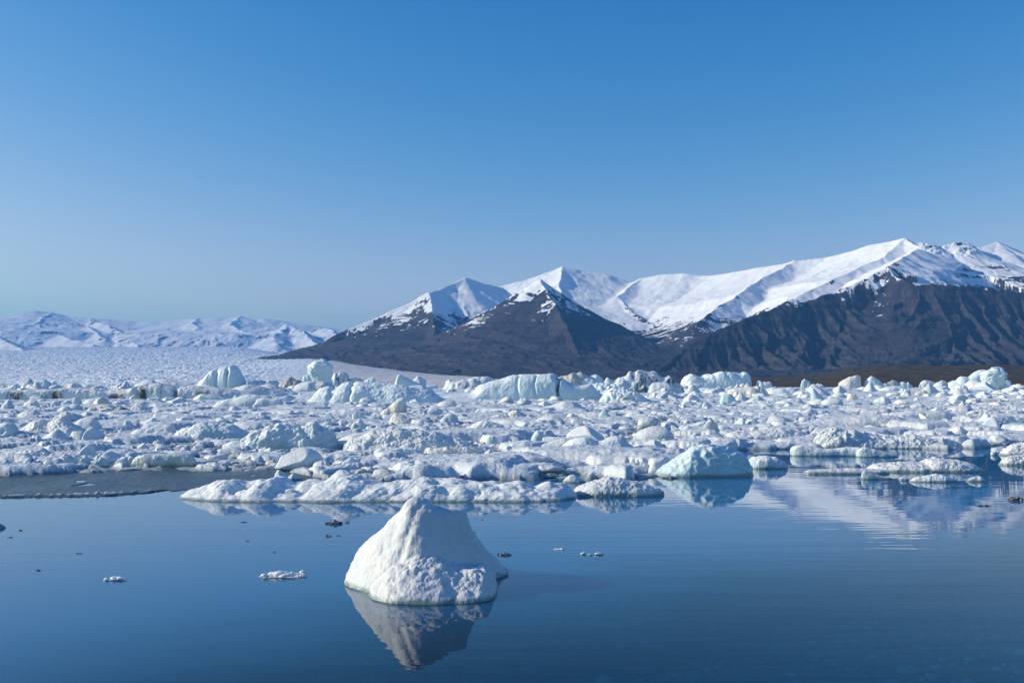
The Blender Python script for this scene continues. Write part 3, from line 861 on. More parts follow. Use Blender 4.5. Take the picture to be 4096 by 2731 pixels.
# ------------------------------------------------------------------ the near iceberg, alone in the open water
def near_berg():
    q5 = lambda pts: SP(1300, 1900, 1.96, pts)
    main = q5([(158,852),(168,800),(190,715),(215,650),(240,598),(300,520),(360,462),(430,424),(455,405),(500,350),(530,330),(560,290),(600,258),(635,222),(660,198),(690,184),(730,178),(770,183),(800,202),(830,238),(862,270),(920,266),(1000,275),(1060,280),(1092,300),(1105,335),(1122,365),(1132,435),(1180,488),(1205,530),(1222,570),(1285,608),(1330,638),(1372,690),(1392,740),(1412,790),(1436,845)])
    lobe = q5([(342,935),(350,880),(380,838),(420,800),(470,752),(520,712),(580,682),(640,664),(720,652),(800,668),(860,672),(920,682),(960,702),(1010,722),(1050,738),(1100,742),(1150,748),(1200,742),(1240,734),(1270,748),(1300,790),(1330,850),(1352,950)])
    Dl = 9.66
    ridge_y = lambda u: 10.34-.20*sstep(0, .5, u)+.62*.12/.46*np.log1p(np.exp((u-.54)/.12))
    p0, p1 = main[0][0], main[-1][0]
    m = []
    for p in main:
        q, _, z = at(p[0], p[1], float(ridge_y((p[0]-p0)/(p1-p0)))); m.append((float(q), float(max(z, -.02))))
    l = [(float(q), float(max(z, -.02))) for q, _, z in (at(p[0], p[1], Dl) for p in lobe)]
    nx, ny = 380, 330
    x = np.linspace(m[0][0], m[-1][0], nx); y = np.linspace(8.9, 11.8, ny)
    X, Y = np.meshgrid(x, y)
    U = (X-x[0])/(x[-1]-x[0])
    a = np.sqrt(np.clip(1-(2*U-1)**2*.97, 0, 1))
    yr = ridge_y(U)
    yf = yr-.06-.60*a*(1-.35*sstep(.45, .95, U)); yb = yr+.06+.75*a
    t = np.where(Y < yr, (Y-yr)/(yr-yf), (Y-yr)/(yb-yr))
    blend = sstep(-.02, .40, np.abs(t))
    pm = profile(x, m)[None, :]*(1-blend)+np.minimum(profile(x, m, .16), .82)[None, :]*1.06*blend
    sub = .10
    Zm = (pm+sub)*np.maximum(1-np.abs(t)**np.where(t < 0, 1.7, 2.0), 0)**.76-sub
    Zm = np.where(np.abs(t) >= 1, -sub-.04*(np.abs(t)-1), Zm)
    Ul = np.clip((X-l[0][0])/(l[-1][0]-l[0][0]), 0, 1)
    al = np.clip(1-np.abs(2*Ul-1)**3.2, 0, 1)**.5
    yl = 9.70+.05*noise2(Ul*3, Ul*0, 5)
    yfl = yl-.12-.42*al-.03*noise2(Ul*4.0+3, Ul*0, 7)
    tl = np.where(Y < yl, (Y-yl)/(yl-yfl), (Y-yl)/.75)
    pl = np.where((X > l[0][0]) & (X < l[-1][0]), profile(x, l)[None, :], -sub)
    Zl = (pl+sub)*np.maximum(1-np.abs(tl)**np.where(tl < 0, 1.3, 2.5), 0)**np.where(tl < 0, .80, .62)-sub
    k = .03
    Z = np.maximum(Zm, Zl)+np.maximum(k-np.abs(Zm-Zl), 0)**2/(4*k)
    main_part = Zm > Zl
    P = np.stack([X, Y, Z], -1)
    N = np.cross(np.gradient(P, axis=1), np.gradient(P, axis=0)); N /= np.linalg.norm(N, axis=-1, keepdims=True)
    zf = Z/.95
    d = fbm3(P, 1.6, 5, 11, .5)*.055
    fold = lambda c0, sl, w: np.exp(-((U-(c0+sl*zf+.025*noise2(zf*4, zf*0, 3)))/w)**2)
    fm = main_part*sstep(0, .3, zf)*sstep(.99, .8, zf)
    d += fm*(-.020*fold(.30, .20, .035)-.008*fold(.40, .12, .03)+.006*fold(.345, .18, .025)-.012*fold(.19, .20, .035))
    lm = (~main_part)*sstep(.02, .12, Z)
    d += lm*billow3(P, 4.2, 3, 77, .5)*.028
    d += fbm3(P, 13., 4, 17, .6)*.0075+fbm3(P, 46., 2, 19, .6)*.0022
    steep = 1-np.clip(N[..., 2], 0, 1)
    d += steep*np.abs(noise3(P[..., 0]*16, P[..., 1]*16, P[..., 2]*16, 23))*-.018*sstep(.45, .9, U)
    P = P+N*(d*sstep(-.06, .06, Z))[..., None]
    P[0, :, 2] = P[-1, :, 2] = -.3; P[:, 0, 2] = P[:, -1, 2] = -.3
    c = np.array([(x[0]+x[-1])/2, 10.2, 0.])
    keep = (np.maximum(Zm, Zl) > -sub+.002)
    f = grid_faces(ny, nx)
    kf = keep.ravel()[f].any(axis=1)
    f = f[kf]
    used = np.unique(f); mp = np.full(nx*ny, -1); mp[used] = np.arange(len(used))
    me = mesh_from("iceberg", P.reshape(-1, 3)[used]-c, faces4=mp[f], mat=ICE['hero'])
    link("iceberg", me, "white weathered iceberg with a low front lobe standing alone in open water", "iceberg", loc=c)
    LANDMARKS.append((float(c[0]), float(c[1]), 1.7, "the lone nearest iceberg"))
near_berg()

R6 = lambda pts: SP(2500, 1600, 1.4737, pts)
F_ = lambda pts: [(x*4096/2352, y*4096/2352) for x, y in pts]

# ------------------------------------------------------------------ the long lumpy floe and what lies at the edge of the pack
place("iceberg", "iceberg", "long low lumpy white iceberg behind the lone nearest one", "the long lumpy iceberg",
      SP(600, 1700, 1.68, [(183,522),(205,480),(235,450),(270,430),(320,412),(370,400),(430,385),(480,375),(560,365),(650,375),(700,368),(750,345),(840,350),(930,390),(1000,398),(1080,380),(1160,360),(1260,335),(1400,340),(1500,355),(1560,390),(1610,385),(1650,360),(1750,345),(1880,330),(2000,345),(2150,350),(2280,375),(2400,382),(2500,380),(2580,392),(2660,388),(2740,405),(2820,420),(2890,485)]),
      2013, mat='near', depth=.30, ridge=.5, front=1.9, pw=.8, amp=.06, bill=.16, bs=.95, bg=.38, seed=4, res=1.25, plan=4,
      lobes=((.13,-.35,.07,.62),(.30,-.45,.05,.5),(.42,-.5,.06,.6),(.55,-.45,.04,.5),(.66,-.5,.08,.72),(.83,-.45,.06,.6)))
place("ice_floe", "ice floe", "flat granular floe touching the end of the long lumpy iceberg", "the flat floe beside the long lumpy iceberg",
      F_([(1306,1140),(1332,1114),(1390,1095),(1430,1098),(1480,1110),(1505,1118),(1526,1128)]), 1986, mat='gran', depth=.55, amp=.05, bill=.05, seed=9, pw=.6, front=3)
place("iceberg", "iceberg", "smooth glassy blue iceberg with dimpled face at the edge of open water", "the dimpled blue iceberg",
      R6([(150,452),(185,418),(215,397),(260,368),(300,342),(340,312),(370,290),(420,265),(450,258),(480,257),(520,260),(560,265),(640,285),(690,310),(720,345),(738,380),(752,412)]), 1909, mat='blue', depth=.62, front=2.0, pw=.72, amp=.035, scal=.05, seed=21, res=1.4, fine=.3)
place("iceberg", "iceberg", "small rounded bluish iceberg just right of the dimpled blue one", "the small round iceberg beside the dimpled blue one",
      R6([(728,385),(734,350),(765,333),(800,326),(850,328),(900,338),(940,362),(957,385)]), 1875, mat='near', depth=.8, front=3.2, pw=.5, amp=.10, bill=.05, seed=23, res=1.4)
place("ice_floe", "ice floe", "thick granular white floe, high at its left end, above the open lead", "the thick granular floe",
      R6([(1112,275),(1118,215),(1132,190),(1180,168),(1210,162),(1260,168),(1340,170),(1420,185),(1500,203),(1540,198),(1600,208),(1680,203),(1760,215),(1850,220),(1930,243),(1975,258),(1998,280)]), 1795, mat='gran', depth=.33, front=2.2, pw=.62, amp=.07, bill=.06, seed=25, res=1.4, plan=5)
place("ice_floe", "ice floe", "low white floe reflected in the lead below the thick granular floe", "the low floe under the thick granular floe",
      R6([(976,318),(980,285),(1000,270),(1030,265),(1080,268),(1150,281),(1220,288),(1300,280),(1370,276),(1400,288),(1440,300)]), 1825, mat='near', depth=.33, front=3, pw=.5, amp=.06, seed=26, res=1.3, plan=6)
place("ice_chunk", "ice chunk", "smooth rounded white chunk with a long tail beside the low floe", None,
      R6([(1362,325),(1372,296),(1390,282),(1420,279),(1470,290),(1520,304),(1570,318),(1612,330)]), 1829, mat='near', depth=.4, front=2.5, pw=.6, amp=.05, seed=27, res=1.5)
place("ice_floe", "ice floe", "broad flat floe carrying a low mound in the right-hand lead", "the flat floe with a mound",
      R6([(1418,410),(1432,388),(1460,376),(1540,366),(1640,363),(1735,364),(1775,343),(1820,334),(1880,343),(1950,350),(2020,368),(2060,386),(2095,400),(2112,414)]), 1889, mat='gran', depth=.40, front=2.6, pw=.45, ridge=.6, amp=.06, bill=.05, seed=28, res=1.4, plan=6)
place("ice_floe", "ice floe", "long thin flat floe left of the mounded flat floe", "the long thin floe",
      R6([(1046,428),(1080,412),(1150,408),(1240,404),(1330,400),(1420,402),(1500,408),(1556,420)]), 1897, mat='gran', depth=.28, front=3, pw=.4, amp=.05, seed=29, res=1.4, plan=6)
place("ice_chunk", "ice chunk", "low white chunk, taller at its left end, in front of the long thin floe", None,
      R6([(1390,455),(1394,428),(1410,416),(1432,420),(1470,436),(1540,450),(1592,465)]), 1918, mat='near', depth=.35, front=2.6, pw=.55, amp=.06, seed=30, res=1.5)
place("ice_chunk", "ice chunk", "tiny white chunk between two low chunks in the lead", None, R6([(1612,472),(1628,452),(1648,450),(1676,470)]), 1922, mat='near', depth=.6, seed=31, res=1.6)
place("ice_floe", "ice floe", "small lumpy white floe nearest the viewer in the right-hand lead", "the small lumpy floe in the lead",
      R6([(1672,470),(1700,455),(1760,450),(1800,440),(1832,431),(1870,436),(1890,446),(1940,462),(1978,478)]), 1929, mat='near', depth=.42, amp=.08, bill=.06, seed=32, res=1.5)
place("ice_chunk", "ice chunk", "small wedge-shaped white chunk alone right of the small lumpy floe", None,
      R6([(2006,478),(2030,462),(2060,450),(2088,446),(2110,456),(2128,474)]), 1927, mat='near', depth=.5, seed=33, res=1.6)
place("ice_floe", "ice floe", "sloping white floe cut by the right border of the view", "the sloping floe at the right border",
      R6([(2196,325),(2215,312),(2240,290),(2270,270),(2300,258),(2352,248),(2420,244),(2500,262),(2560,320)]), 1823, mat='gran', depth=.5, amp=.05, bill=.05, seed=34, res=1.3)
place("ice_floe", "ice floe", "lumpy flat floe below the sloping floe at the right border", "the lumpy floe at the right border",
      R6([(2200,384),(2220,362),(2240,340),(2270,325),(2330,322),(2400,325),(2480,340),(2520,380)]), 1862, mat='gran', depth=.45, pw=.5, amp=.07, bill=.08, seed=35, res=1.3)
place("ice_chunk", "ice chunk", "small cube-like chunk floating left of the sloping floe at the right border", None,
      R6([(2156,325),(2160,304),(2175,299),(2190,303),(2194,324)]), 1822, mat='near', depth=1., front=4, pw=.35, amp=.08, seed=36, res=2)
place("ice_floe", "ice floe", "bright rounded floe cut by the right border above the sloping one", None,
      R6([(2284,232),(2300,216),(2340,208),(2400,204),(2460,214),(2500,235)]), 1763, mat='snow', depth=.5, amp=.06, seed=37)

# ------------------------------------------------------------------ the bergs and larger pieces in the pack: tile, outline, foot row, surface, shape, words
G = "icebergs in the pack ice"
def T(ti, base, pts, mat, label, short=None, name="iceberg", cat=None, **kw):
    place(name, cat or name.replace("_", " "), label, short, TP(ti, pts), 1400+base/2.94, mat=mat, group=kw.pop('group', None), **kw)
CH = dict(name="ice_chunk"); FL = dict(name="ice_floe")

# far row
T(0,600,[(-260,600),(-240,490),(-100,478),(0,476),(90,480),(150,474),(320,470),(400,462),(500,465),(640,458),(800,455),(1000,456),(1100,466),(1200,486),(1400,492),(1500,520),(1560,600)],'ash',"long flat-topped iceberg with a blue cliff and dark ash streaks at the left border","the long flat-topped iceberg",depth=.25,front=6,pw=.28,ridge=.3,amp=.06,plan=8,face=.05)
T(0,600,[(1180,600),(1240,490),(1400,470),(1500,462),(1580,430),(1700,398),(1900,396),(2000,420),(2060,440),(2140,430),(2300,430),(2500,440),(2700,462),(2860,500),(3020,540),(3130,575)],'ash',"long tilted slab of ash-striped ice sloping down to the right","the long tilted slab",depth=.25,front=4,pw=.4,ridge=.35,amp=.06,plan=7,crack=((.47,.012,.25),(.24,.012,.12)))
T(1,608,[(210,600),(240,545),(300,518),(380,516),(480,535),(580,560),(660,585)],'teal',"low blue-edged block under the right end of the long tilted slab",None,depth=.5,front=4,pw=.4)
T(0,480,[(30,465),(70,440),(120,420),(160,405),(200,394),(222,410),(245,440),(260,465)],'snow',"small sharp white peak behind the long flat-topped iceberg",None,D=190.,face=.06)
T(0,480,[(340,460),(380,420),(420,364),(460,358),(500,352),(520,344),(545,348),(570,380),(600,402),(625,372),(650,380),(662,420),(690,450)],'teal',"jagged pale-blue iceberg behind the long flat-topped one","the jagged pale-blue iceberg",D=190.,face=.10,amp=.09)
T(0,480,[(690,440),(740,405),(800,400),(840,388),(870,385),(910,392),(950,410),(985,445)],'tan',"grey silty dome beside the jagged pale-blue iceberg",None,D=185.,amp=.06)
T(0,470,[(960,450),(985,402),(1060,408),(1120,425),(1180,415),(1240,440),(1270,460)],'ash',"low dark-striped slab behind the long flat-topped iceberg's middle",None,D=180.,amp=.06,pw=.5)
T(0,440,[(1580,410),(1660,375),(1740,344),(1800,350),(1860,392),(1900,420)],'gran',"grey snow wedge above the long tilted slab",None,D=200.,amp=.05)
T(0,450,[(1830,420),(1848,342),(1920,342),(2000,346),(2100,358),(2200,370),(2352,390),(2500,384),(2640,390),(2720,430)],'ash',"low grey furrowed slab behind the long tilted slab",None,D=230.,amp=.06,pw=.5,plan=6)
T(1,420,[(270,400),(300,370),(370,322),(395,290),(420,262),(460,236),(510,214),(560,200),(610,192),(640,196),(665,182),(700,186),(722,206),(745,245),(765,292),(790,315),(812,345),(830,400)],'teal',"tall arched iceberg standing alone before the glacier","the tall arched iceberg",D=420.,depth=.6,front=3.5,pw=.45,amp=.07,crack=((.42,.03,.12),(.66,.02,.18)))
T(1,420,[(840,400),(900,360),(980,345),(1060,352),(1120,345),(1190,350),(1230,400)],'ash',"low rubbly ice ridge between the arched iceberg and the ashen heap",None,D=260.,amp=.12,bill=.1)
SEED[0] += 7
_m, _c = tower([(1400+400/2.94, 700+1650/2.94, 700+1838/2.94), (1400+340/2.94, 700+1600/2.94, 700+1836/2.94), (1400+300/2.94, 700+1578/2.94, 700+1846/2.94), (1400+250/2.94, 700+1558/2.94, 700+1850/2.94), (1400+200/2.94, 700+1547/2.94, 700+1850/2.94), (1400+172/2.94, 700+1560/2.94, 700+1840/2.94), (1400+160/2.94, 700+1600/2.94, 700+1810/2.94), (1400+150/2.94, 700+1590/2.94, 700+1806/2.94), (1400+130/2.94, 700+1640/2.94, 700+1800/2.94), (1400+112/2.94, 700+1690/2.94, 700+1770/2.94)], 480., 'teal', seed=41, amp=.04, bill=.05)
link("iceberg", _m, "tall mushroom-shaped iceberg, wide above and narrow below, before the glacier", "iceberg", loc=_c)
LANDMARKS.append((float(_c[0]), 480., 12., "the mushroom-shaped iceberg"))
T(1,420,[(1818,380),(1838,320),(1862,286),(1890,266),(1915,280),(1942,250),(1980,262),(2030,275),(2042,340),(2060,390)],'ash',"blocky cracked iceberg close right of the mushroom-shaped one",None,D=290.,face=.12,pw=.45,front=3)
T(1,410,[(1490,380),(1512,310),(1535,284),(1570,288),(1600,325),(1630,380)],'teal',"small bright block leaning on the mushroom-shaped iceberg's left foot",None,D=280.,face=.1)
T(1,430,[(2030,390),(2050,335),(2130,326),(2180,335),(2222,352),(2260,395)],'ash',"low dark-seamed lump second to the right of the mushroom-shaped iceberg",None,D=270.,amp=.1)
T(1,470,[(1200,430),(1228,390),(1262,362),(1300,335),(1330,318),(1362,306),(1392,330),(1440,345),(1500,375),(1540,430)],'dirty',"heap of black ash-covered ice left of the mushroom-shaped iceberg","the ash-covered heap",D=200.,amp=.12,bill=.14)
T(1,505,[(1380,480),(1430,410),(1500,380),(1600,362),(1680,366),(1760,372),(1830,395),(1900,450)],'ash',"ash-streaked ice wall under the mushroom-shaped iceberg",None,D=180.,front=3,pw=.45,amp=.08)
T(1,545,[(960,440),(1000,416),(1050,408),(1150,404),(1250,440),(1350,482),(1430,505),(1520,530)],'ash',"thin slanting white slab with dark seams below the ash-covered heap",None,depth=.5,pw=.5,amp=.06)
T(1,575,[(520,570),(600,500),(700,440),(850,400),(1000,420),(1100,455),(1250,500),(1420,560)],'gran',"broad smooth snow-covered floe behind the twin white bergs",None,depth=.5,amp=.04,pw=.8)
T(1,690,[(440,680),(480,640),(540,600),(620,575),(700,560),(780,540),(850,525),(960,525),(1060,532),(1120,540),(1140,580),(1160,670)],'snow',"left of the two smooth white bergs split by a crack","the left twin white berg",depth=.6,amp=.05,pw=.6,front=2.4)
T(1,690,[(900,680),(930,630),(978,570),(1040,562),(1100,565),(1180,568),(1250,575),(1276,610),(1274,650),(1284,690)],'snow',"right of the two smooth white bergs split by a crack","the right twin white berg",depth=.6,amp=.06,pw=.5,front=2.8)
# the big green-white bergs in the middle
T(1,640,[(1490,645),(1530,615),(1600,568),(1640,515),(1660,488),(1720,440),(1800,420),(1860,426),(1900,430),(1940,408),(1980,385),(2050,371),(2100,378),(2150,385),(2250,395),(2380,378),(2480,386),(2560,395),(2680,415),(2800,440),(2930,466),(3020,492),(3100,540),(3170,585),(3225,632)],'teal',"large smooth green-white iceberg with a small dark hollow near its top","the large green-white iceberg",depth=.38,front=2.2,pw=.62,amp=.05,res=1.2,plan=5,crack=((.345,.016,.10),(.22,.02,.06)))
T(2,600,[(430,470),(455,440),(500,424),(530,390),(548,330),(558,298),(575,288),(600,292),(650,318),(740,363),(800,388),(860,406),(920,440)],'teal',"pale blue fin-shaped iceberg behind the large green-white one","the pale fin-shaped iceberg",D=150.,amp=.03,fine=.4,pw=.7)
T(2,608,[(560,600),(610,450),(700,420),(800,413),(860,416),(920,450),(960,500),(1020,545),(1150,585)],'teal',"smooth blue-shaded hump between the two large bergs",None,depth=.5,amp=.04,fine=.4)
T(2,605,[(800,610),(880,560),(950,535),(1100,528),(1200,520),(1350,515),(1420,505),(1465,488),(1520,415),(1580,400),(1650,378),(1740,358),(1800,340),(1860,315),(1900,300),(1980,285),(2080,283),(2200,290),(2300,286),(2400,288),(2420,291),(2435,312),(2432,355),(2438,374),(2452,366),(2470,350),(2495,312),(2530,360),(2600,390),(2720,415),(2780,404),(2820,399),(2860,430),(2900,490),(2960,530),(3016,556)],'teal',"largest iceberg, a smooth blue block with a dark vertical crack","the largest iceberg",depth=.30,front=3.6,pw=.42,amp=.035,res=1.5,plan=6,fine=.5,crack=((.741,.006,.22),(.53,.008,.03),(.62,.006,.03)))
T(2,470,[(1080,440),(1095,405),(1112,370),(1150,350),(1190,345),(1240,355),(1300,340),(1400,330),(1460,312),(1510,304),(1600,308),(1680,320),(1750,340),(1800,380)],'ash',"craggy white ridge with a dark seam behind the largest iceberg's left slope","the craggy white ridge",D=220.,amp=.10,face=.06,bill=.05)
T(2,430,[(720,400),(745,345),(770,325),(805,305),(830,318),(860,335),(893,345),(900,400)],'snow',"small faceted white berg right of the pale fin",None,D=240.,face=.12)
T(2,450,[(155,400),(170,362),(210,335),(250,325),(280,314),(296,345),(304,400)],'teal',"bright turquoise block behind the large green-white iceberg",None,D=190.,face=.1)
T(2,450,[(310,430),(328,395),(350,380),(380,405),(405,385),(432,368),(452,395),(466,440)],'ash',"pair of small joined peaks between the turquoise block and the pale fin",None,D=185.,amp=.1)
T(3,420,[(370,400),(395,335),(430,300),(470,290),(510,288),(550,262),(585,270),(610,276),(640,258),(680,262),(710,282),(738,315),(750,380)],'dirty',"black-and-white ash-stained block behind the largest iceberg","the ash-stained block",D=210.,amp=.09,face=.1)
T(3,430,[(440,410),(480,360),(560,345),(700,318),(780,300),(850,278),(890,290),(922,312),(942,350),(950,410)],'teal',"blue-green craggy iceberg right behind the largest one","the blue-green craggy iceberg",D=190.,face=.09,amp=.07)
T(3,520,[(740,500),(780,420),(830,380),(880,372),(930,400),(1000,400),(1060,425),(1150,450),(1230,490)],'teal',"heap of pale blue ice rubble below the blue-green craggy iceberg",None,D=140.,amp=.12,bill=.14)
T(3,515,[(930,440),(945,360),(970,318),(1010,340),(1060,345),(1090,308),(1150,302),(1190,300),(1202,258),(1230,235),(1262,250),(1285,268),(1305,240),(1330,227),(1400,233),(1450,248),(1500,242),(1540,262),(1580,295),(1640,312),(1670,296),(1700,300),(1760,325),(1810,380),(1880,440)],'ash',"broad hill of banded ice with two white knobs on top","the banded ice hill",D=170.,depth=.35,amp=.07,bill=.04,plan=5)
T(3,520,[(1440,510),(1470,420),(1500,388),(1560,380),(1640,378),(1690,395),(1730,435),(1780,475),(1815,515)],'gran',"smooth grey dome in front of the banded ice hill",None,D=140.,amp=.04)
T(3,628,[(860,618),(890,590),(925,555),(960,510),(985,478),(1020,470),(1040,468),(1100,476),(1150,470),(1200,470),(1260,480),(1310,495),(1345,540),(1420,575),(1500,600),(1540,622)],'teal',"turquoise iceberg with pale scooped hollows in its face","the turquoise scooped iceberg",depth=.5,front=3.4,pw=.5,amp=.06,scal=.10,face=.05)
T(3,600,[(1440,590),(1480,545),(1520,498),(1560,480),(1610,462),(1650,458),(1700,470),(1730,500),(1790,545),(1860,565),(1930,592)],'snow',"white rubble heap topped by a block right of the turquoise scooped iceberg",None,amp=.11,bill=.12)
T(4,440,[(70,400),(100,372),(140,310),(170,290),(210,283),(250,298),(290,312),(330,310),(370,294),(420,290),(445,302),(480,280),(520,262),(570,252),(640,250),(700,262),(760,276),(785,282),(790,268),(840,264),(872,285),(902,325),(908,385),(912,430)],'teal',"large angular white iceberg with a flat undercut face near the brown hill","the large angular iceberg",D=190.,depth=.4,front=4,pw=.42,face=.08,amp=.05,res=1.3,plan=6)
T(4,450,[(680,440),(690,380),(700,345),(740,340),(790,350),(850,368),(895,395),(905,435)],'snow',"squared white block leaning on the large angular iceberg's right end",None,D=170.,front=4,pw=.4,face=.08)
T(4,480,[(220,490),(250,455),(330,440),(420,446),(500,455),(600,470),(650,495)],'teal',"low pale-blue floe below the large angular iceberg",None,amp=.08,pw=.5,**FL)
T(4,470,[(590,475),(610,440),(660,422),(720,430),(760,460)],'snow',"small snowy lump in front of the squared white block",None,**CH)
T(4,565,[(620,530),(632,485),(680,470),(768,442),(800,428),(870,420),(920,425),(960,418),(1000,428),(1030,450),(1060,490),(1090,520),(1115,550)],'tan',"grey silty block with a dark slanting seam","the grey silty block",depth=.6,front=3.2,pw=.5,face=.10,crack=((.72,.02,.08),))
T(4,642,[(528,635),(530,580),(545,540),(575,517),(620,510),(660,520),(695,550),(715,590),(722,630)],'blue',"blue ball-shaped chunk in front of the grey silty block","the ball-shaped chunk",depth=.9,front=3,pw=.5,amp=.05,**CH)
T(4,640,[(772,640),(820,610),(870,578),(920,548),(968,529),(1000,545),(1040,572),(1088,606)],'snow',"white wedge with a sharp crest right of the ball-shaped chunk","the sharp-crested wedge",front=1.4,pw=1.,amp=.04)
T(4,618,[(705,608),(725,570),(760,548),(820,545),(872,560),(890,600)],'snow',"low white dome between the ball-shaped chunk and the grey silty block",None,**CH)
T(4,650,[(1598,600),(1600,520),(1603,450),(1612,435),(1632,448),(1660,480),(1700,520),(1740,550),(1766,580),(1776,610),(1774,640)],'near',"upright shark-fin-shaped white iceberg","the shark-fin iceberg",depth=.8,front=2.6,pw=.55,amp=.03,fine=.3,plan=3.5,res=1.6)
T(4,612,[(2026,608),(2028,560),(2040,525),(2060,510),(2110,510),(2130,530),(2148,570),(2156,608)],'tan',"barrel-shaped grey chunk right of the shark-fin iceberg","the barrel-shaped chunk",depth=.9,front=3.4,pw=.4,amp=.05,**CH)
T(4,668,[(2045,655),(2060,622),(2100,610),(2150,610),(2175,630),(2182,655)],'near',"low smooth lump in front of the barrel-shaped chunk",None,pw=.5,**CH)
T(4,632,[(1805,625),(1840,595),(1872,574),(1910,580),(1945,605),(1980,622)],'snow',"small white peak between the shark-fin iceberg and the barrel-shaped chunk",None,**CH)
T(4,792,[(1405,788),(1450,750),(1500,722),(1550,695),(1590,684),(1630,705),(1680,738),(1735,760)],'snow',"broad white triangular berg below the shark-fin iceberg","the triangular berg",front=1.5,pw=.9,amp=.05)
T(4,735,[(1165,725),(1175,685),(1220,670),(1290,670),(1340,680),(1370,715)],'near',"oval white floe with a green underside left of the triangular berg",None,pw=.45,front=3,**FL)
T(4,752,[(840,745),(900,722),(960,708),(1040,700),(1100,692),(1150,705),(1215,738)],'teal',"bluish low floe in front of the sharp-crested wedge",None,pw=.6,**FL)
T(4,556,[(1140,545),(1180,522),(1230,508),(1300,500),(1350,512),(1395,540)],'snow',"smooth snow hump behind the oval floe",None,pw=.6,**FL)
T(4,575,[(1440,560),(1460,535),(1490,523),(1530,525),(1575,552)],'snow',"little rounded lump just left of the shark-fin iceberg",None,**CH)
T(4,640,[(1230,632),(1270,590),(1330,570),(1400,560),(1460,570),(1510,605),(1540,632)],'gran',"granular snow heap left of the shark-fin iceberg's foot",None,**FL)
T(4,632,[(1148,625),(1160,590),(1200,575),(1240,585),(1262,618)],'dirty',"small ash-stained lump behind the oval floe",None,**CH)
T(4,700,[(960,690),(990,655),(1050,640),(1110,650),(1165,680)],'snow',"rounded white lump left of the oval floe",None,**CH)
T(4,540,[(1060,530),(1100,475),(1180,455),(1260,445),(1340,440),(1400,455),(1460,490),(1510,525)],'teal',"blue-shaded long hump behind the shark-fin iceberg",None,amp=.06)
T(4,410,[(1480,390),(1495,355),(1525,336),(1560,355),(1600,385)],'snow',"small pointed berg before the brown hill's low end",None,D=190.,face=.1)
T(4,470,[(1560,460),(1590,420),(1630,398),(1670,410),(1710,460)],'snow',"small white mound under the pointed berg",None,**CH)
T(4,430,[(950,400),(970,360),(1020,368),(1060,372),(1110,365),(1140,400)],'teal',"cluster-like craggy block right of the large angular iceberg",None,D=180.,amp=.12,face=.1)
# far right
T(5,395,[(170,385),(230,350),(300,318),(340,302),(380,290),(415,292),(432,315),(436,385)],'tan',"grey leaning block before the brown hill","the grey leaning block",D=200.,front=3,face=.08)
T(5,420,[(300,405),(325,365),(355,340),(385,355),(430,400)],'teal',"small pale peak in front of the grey leaning block",None,D=180.)
T(5,436,[(465,395),(490,358),(515,330),(550,304),(580,312),(615,330),(650,360),(675,385),(690,430)],'teal',"bright turquoise-faced pointed iceberg before the brown hill","the turquoise pointed iceberg",D=190.,face=.06,amp=.04)
T(5,448,[(630,440),(660,405),(700,385),(740,395),(770,425)],'teal',"smooth small cone right of the turquoise pointed iceberg",None,D=170.)
T(5,470,[(530,465),(570,440),(610,412),(640,405),(670,430),(695,460)],'snow',"low snowy cone in front of the turquoise pointed iceberg",None,**CH)
T(5,492,[(640,485),(665,455),(705,438),(770,425),(850,420),(920,428),(970,450),(1010,480)],'teal',"long smooth blue-white hump left of the brown boulder","the long blue-white hump",pw=.55,amp=.05)
T(5,546,[(908,535),(915,490),(930,480),(960,475),(1000,450),(1030,446),(1052,475),(1048,510),(1020,545)],'dirty',"brown ash-covered boulder of ice with a white tooth","the brown ice boulder",depth=.8,front=3,pw=.45,amp=.08,**CH)
T(5,548,[(1045,540),(1080,500),(1130,480),(1185,465),(1212,490),(1228,520)],'tan',"grey speckled mound right of the brown ice boulder",None,**CH)
T(5,592,[(730,585),(745,552),(790,545),(830,558),(865,585)],'dirty',"low ash-stained lump below the brown ice boulder",None,**CH)
T(5,528,[(1150,475),(1190,425),(1232,385),(1262,405),(1300,435),(1345,480),(1395,524)],'snow',"tilted triangular white slab behind the grey speckled mound","the tilted triangular slab",front=1.5,pw=.9,face=.05)
T(5,520,[(1460,505),(1510,470),(1560,446),(1620,443),(1680,458),(1725,485),(1775,510)],'snow',"rounded white berg in front of the towering blue iceberg","the rounded white berg",amp=.05)
T(5,430,[(1560,360),(1575,330),(1610,308),(1650,306),(1690,318),(1720,295),(1760,268),(1795,248),(1830,230),(1880,226),(1930,236),(1960,300),(1980,420)],'teal',"leaning white slab forming the left half of the towering pair","the leaning slab of the towering pair",D=170.,depth=.5,front=2.6,pw=.5,amp=.05)
SEED[0] += 7
_q = lambda y, a, b: (1400+y/2.94, 3296+a/2.94, 3296+b/2.94)
_m, _c = tower([_q(470,1990,2120), _q(430,1960,2124), _q(400,1880,2124), _q(340,1862,2122), _q(325,1860,2144), _q(270,1864,2146), _q(255,1880,2140), _q(235,1950,2124), _q(206,1985,2118)], 430., 'teal', seed=61, amp=.05, bill=.10, depth=.7)
link("iceberg", _m, "towering knobbly blue iceberg before the brown hill", "iceberg", loc=_c)
LANDMARKS.append((float(_c[0]), 430., 15., "the towering blue iceberg"))
T(5,450,[(1440,440),(1470,385),(1520,360),(1600,346),(1700,360),(1780,378),(1850,400),(1900,440)],'teal',"broad bluish mound at the foot of the towering pair",None,D=155.,amp=.06)
T(5,470,[(1740,465),(1800,432),(1870,420),(1950,415),(2010,428),(2070,460)],'snow',"low snow mound below the towering blue iceberg",None)
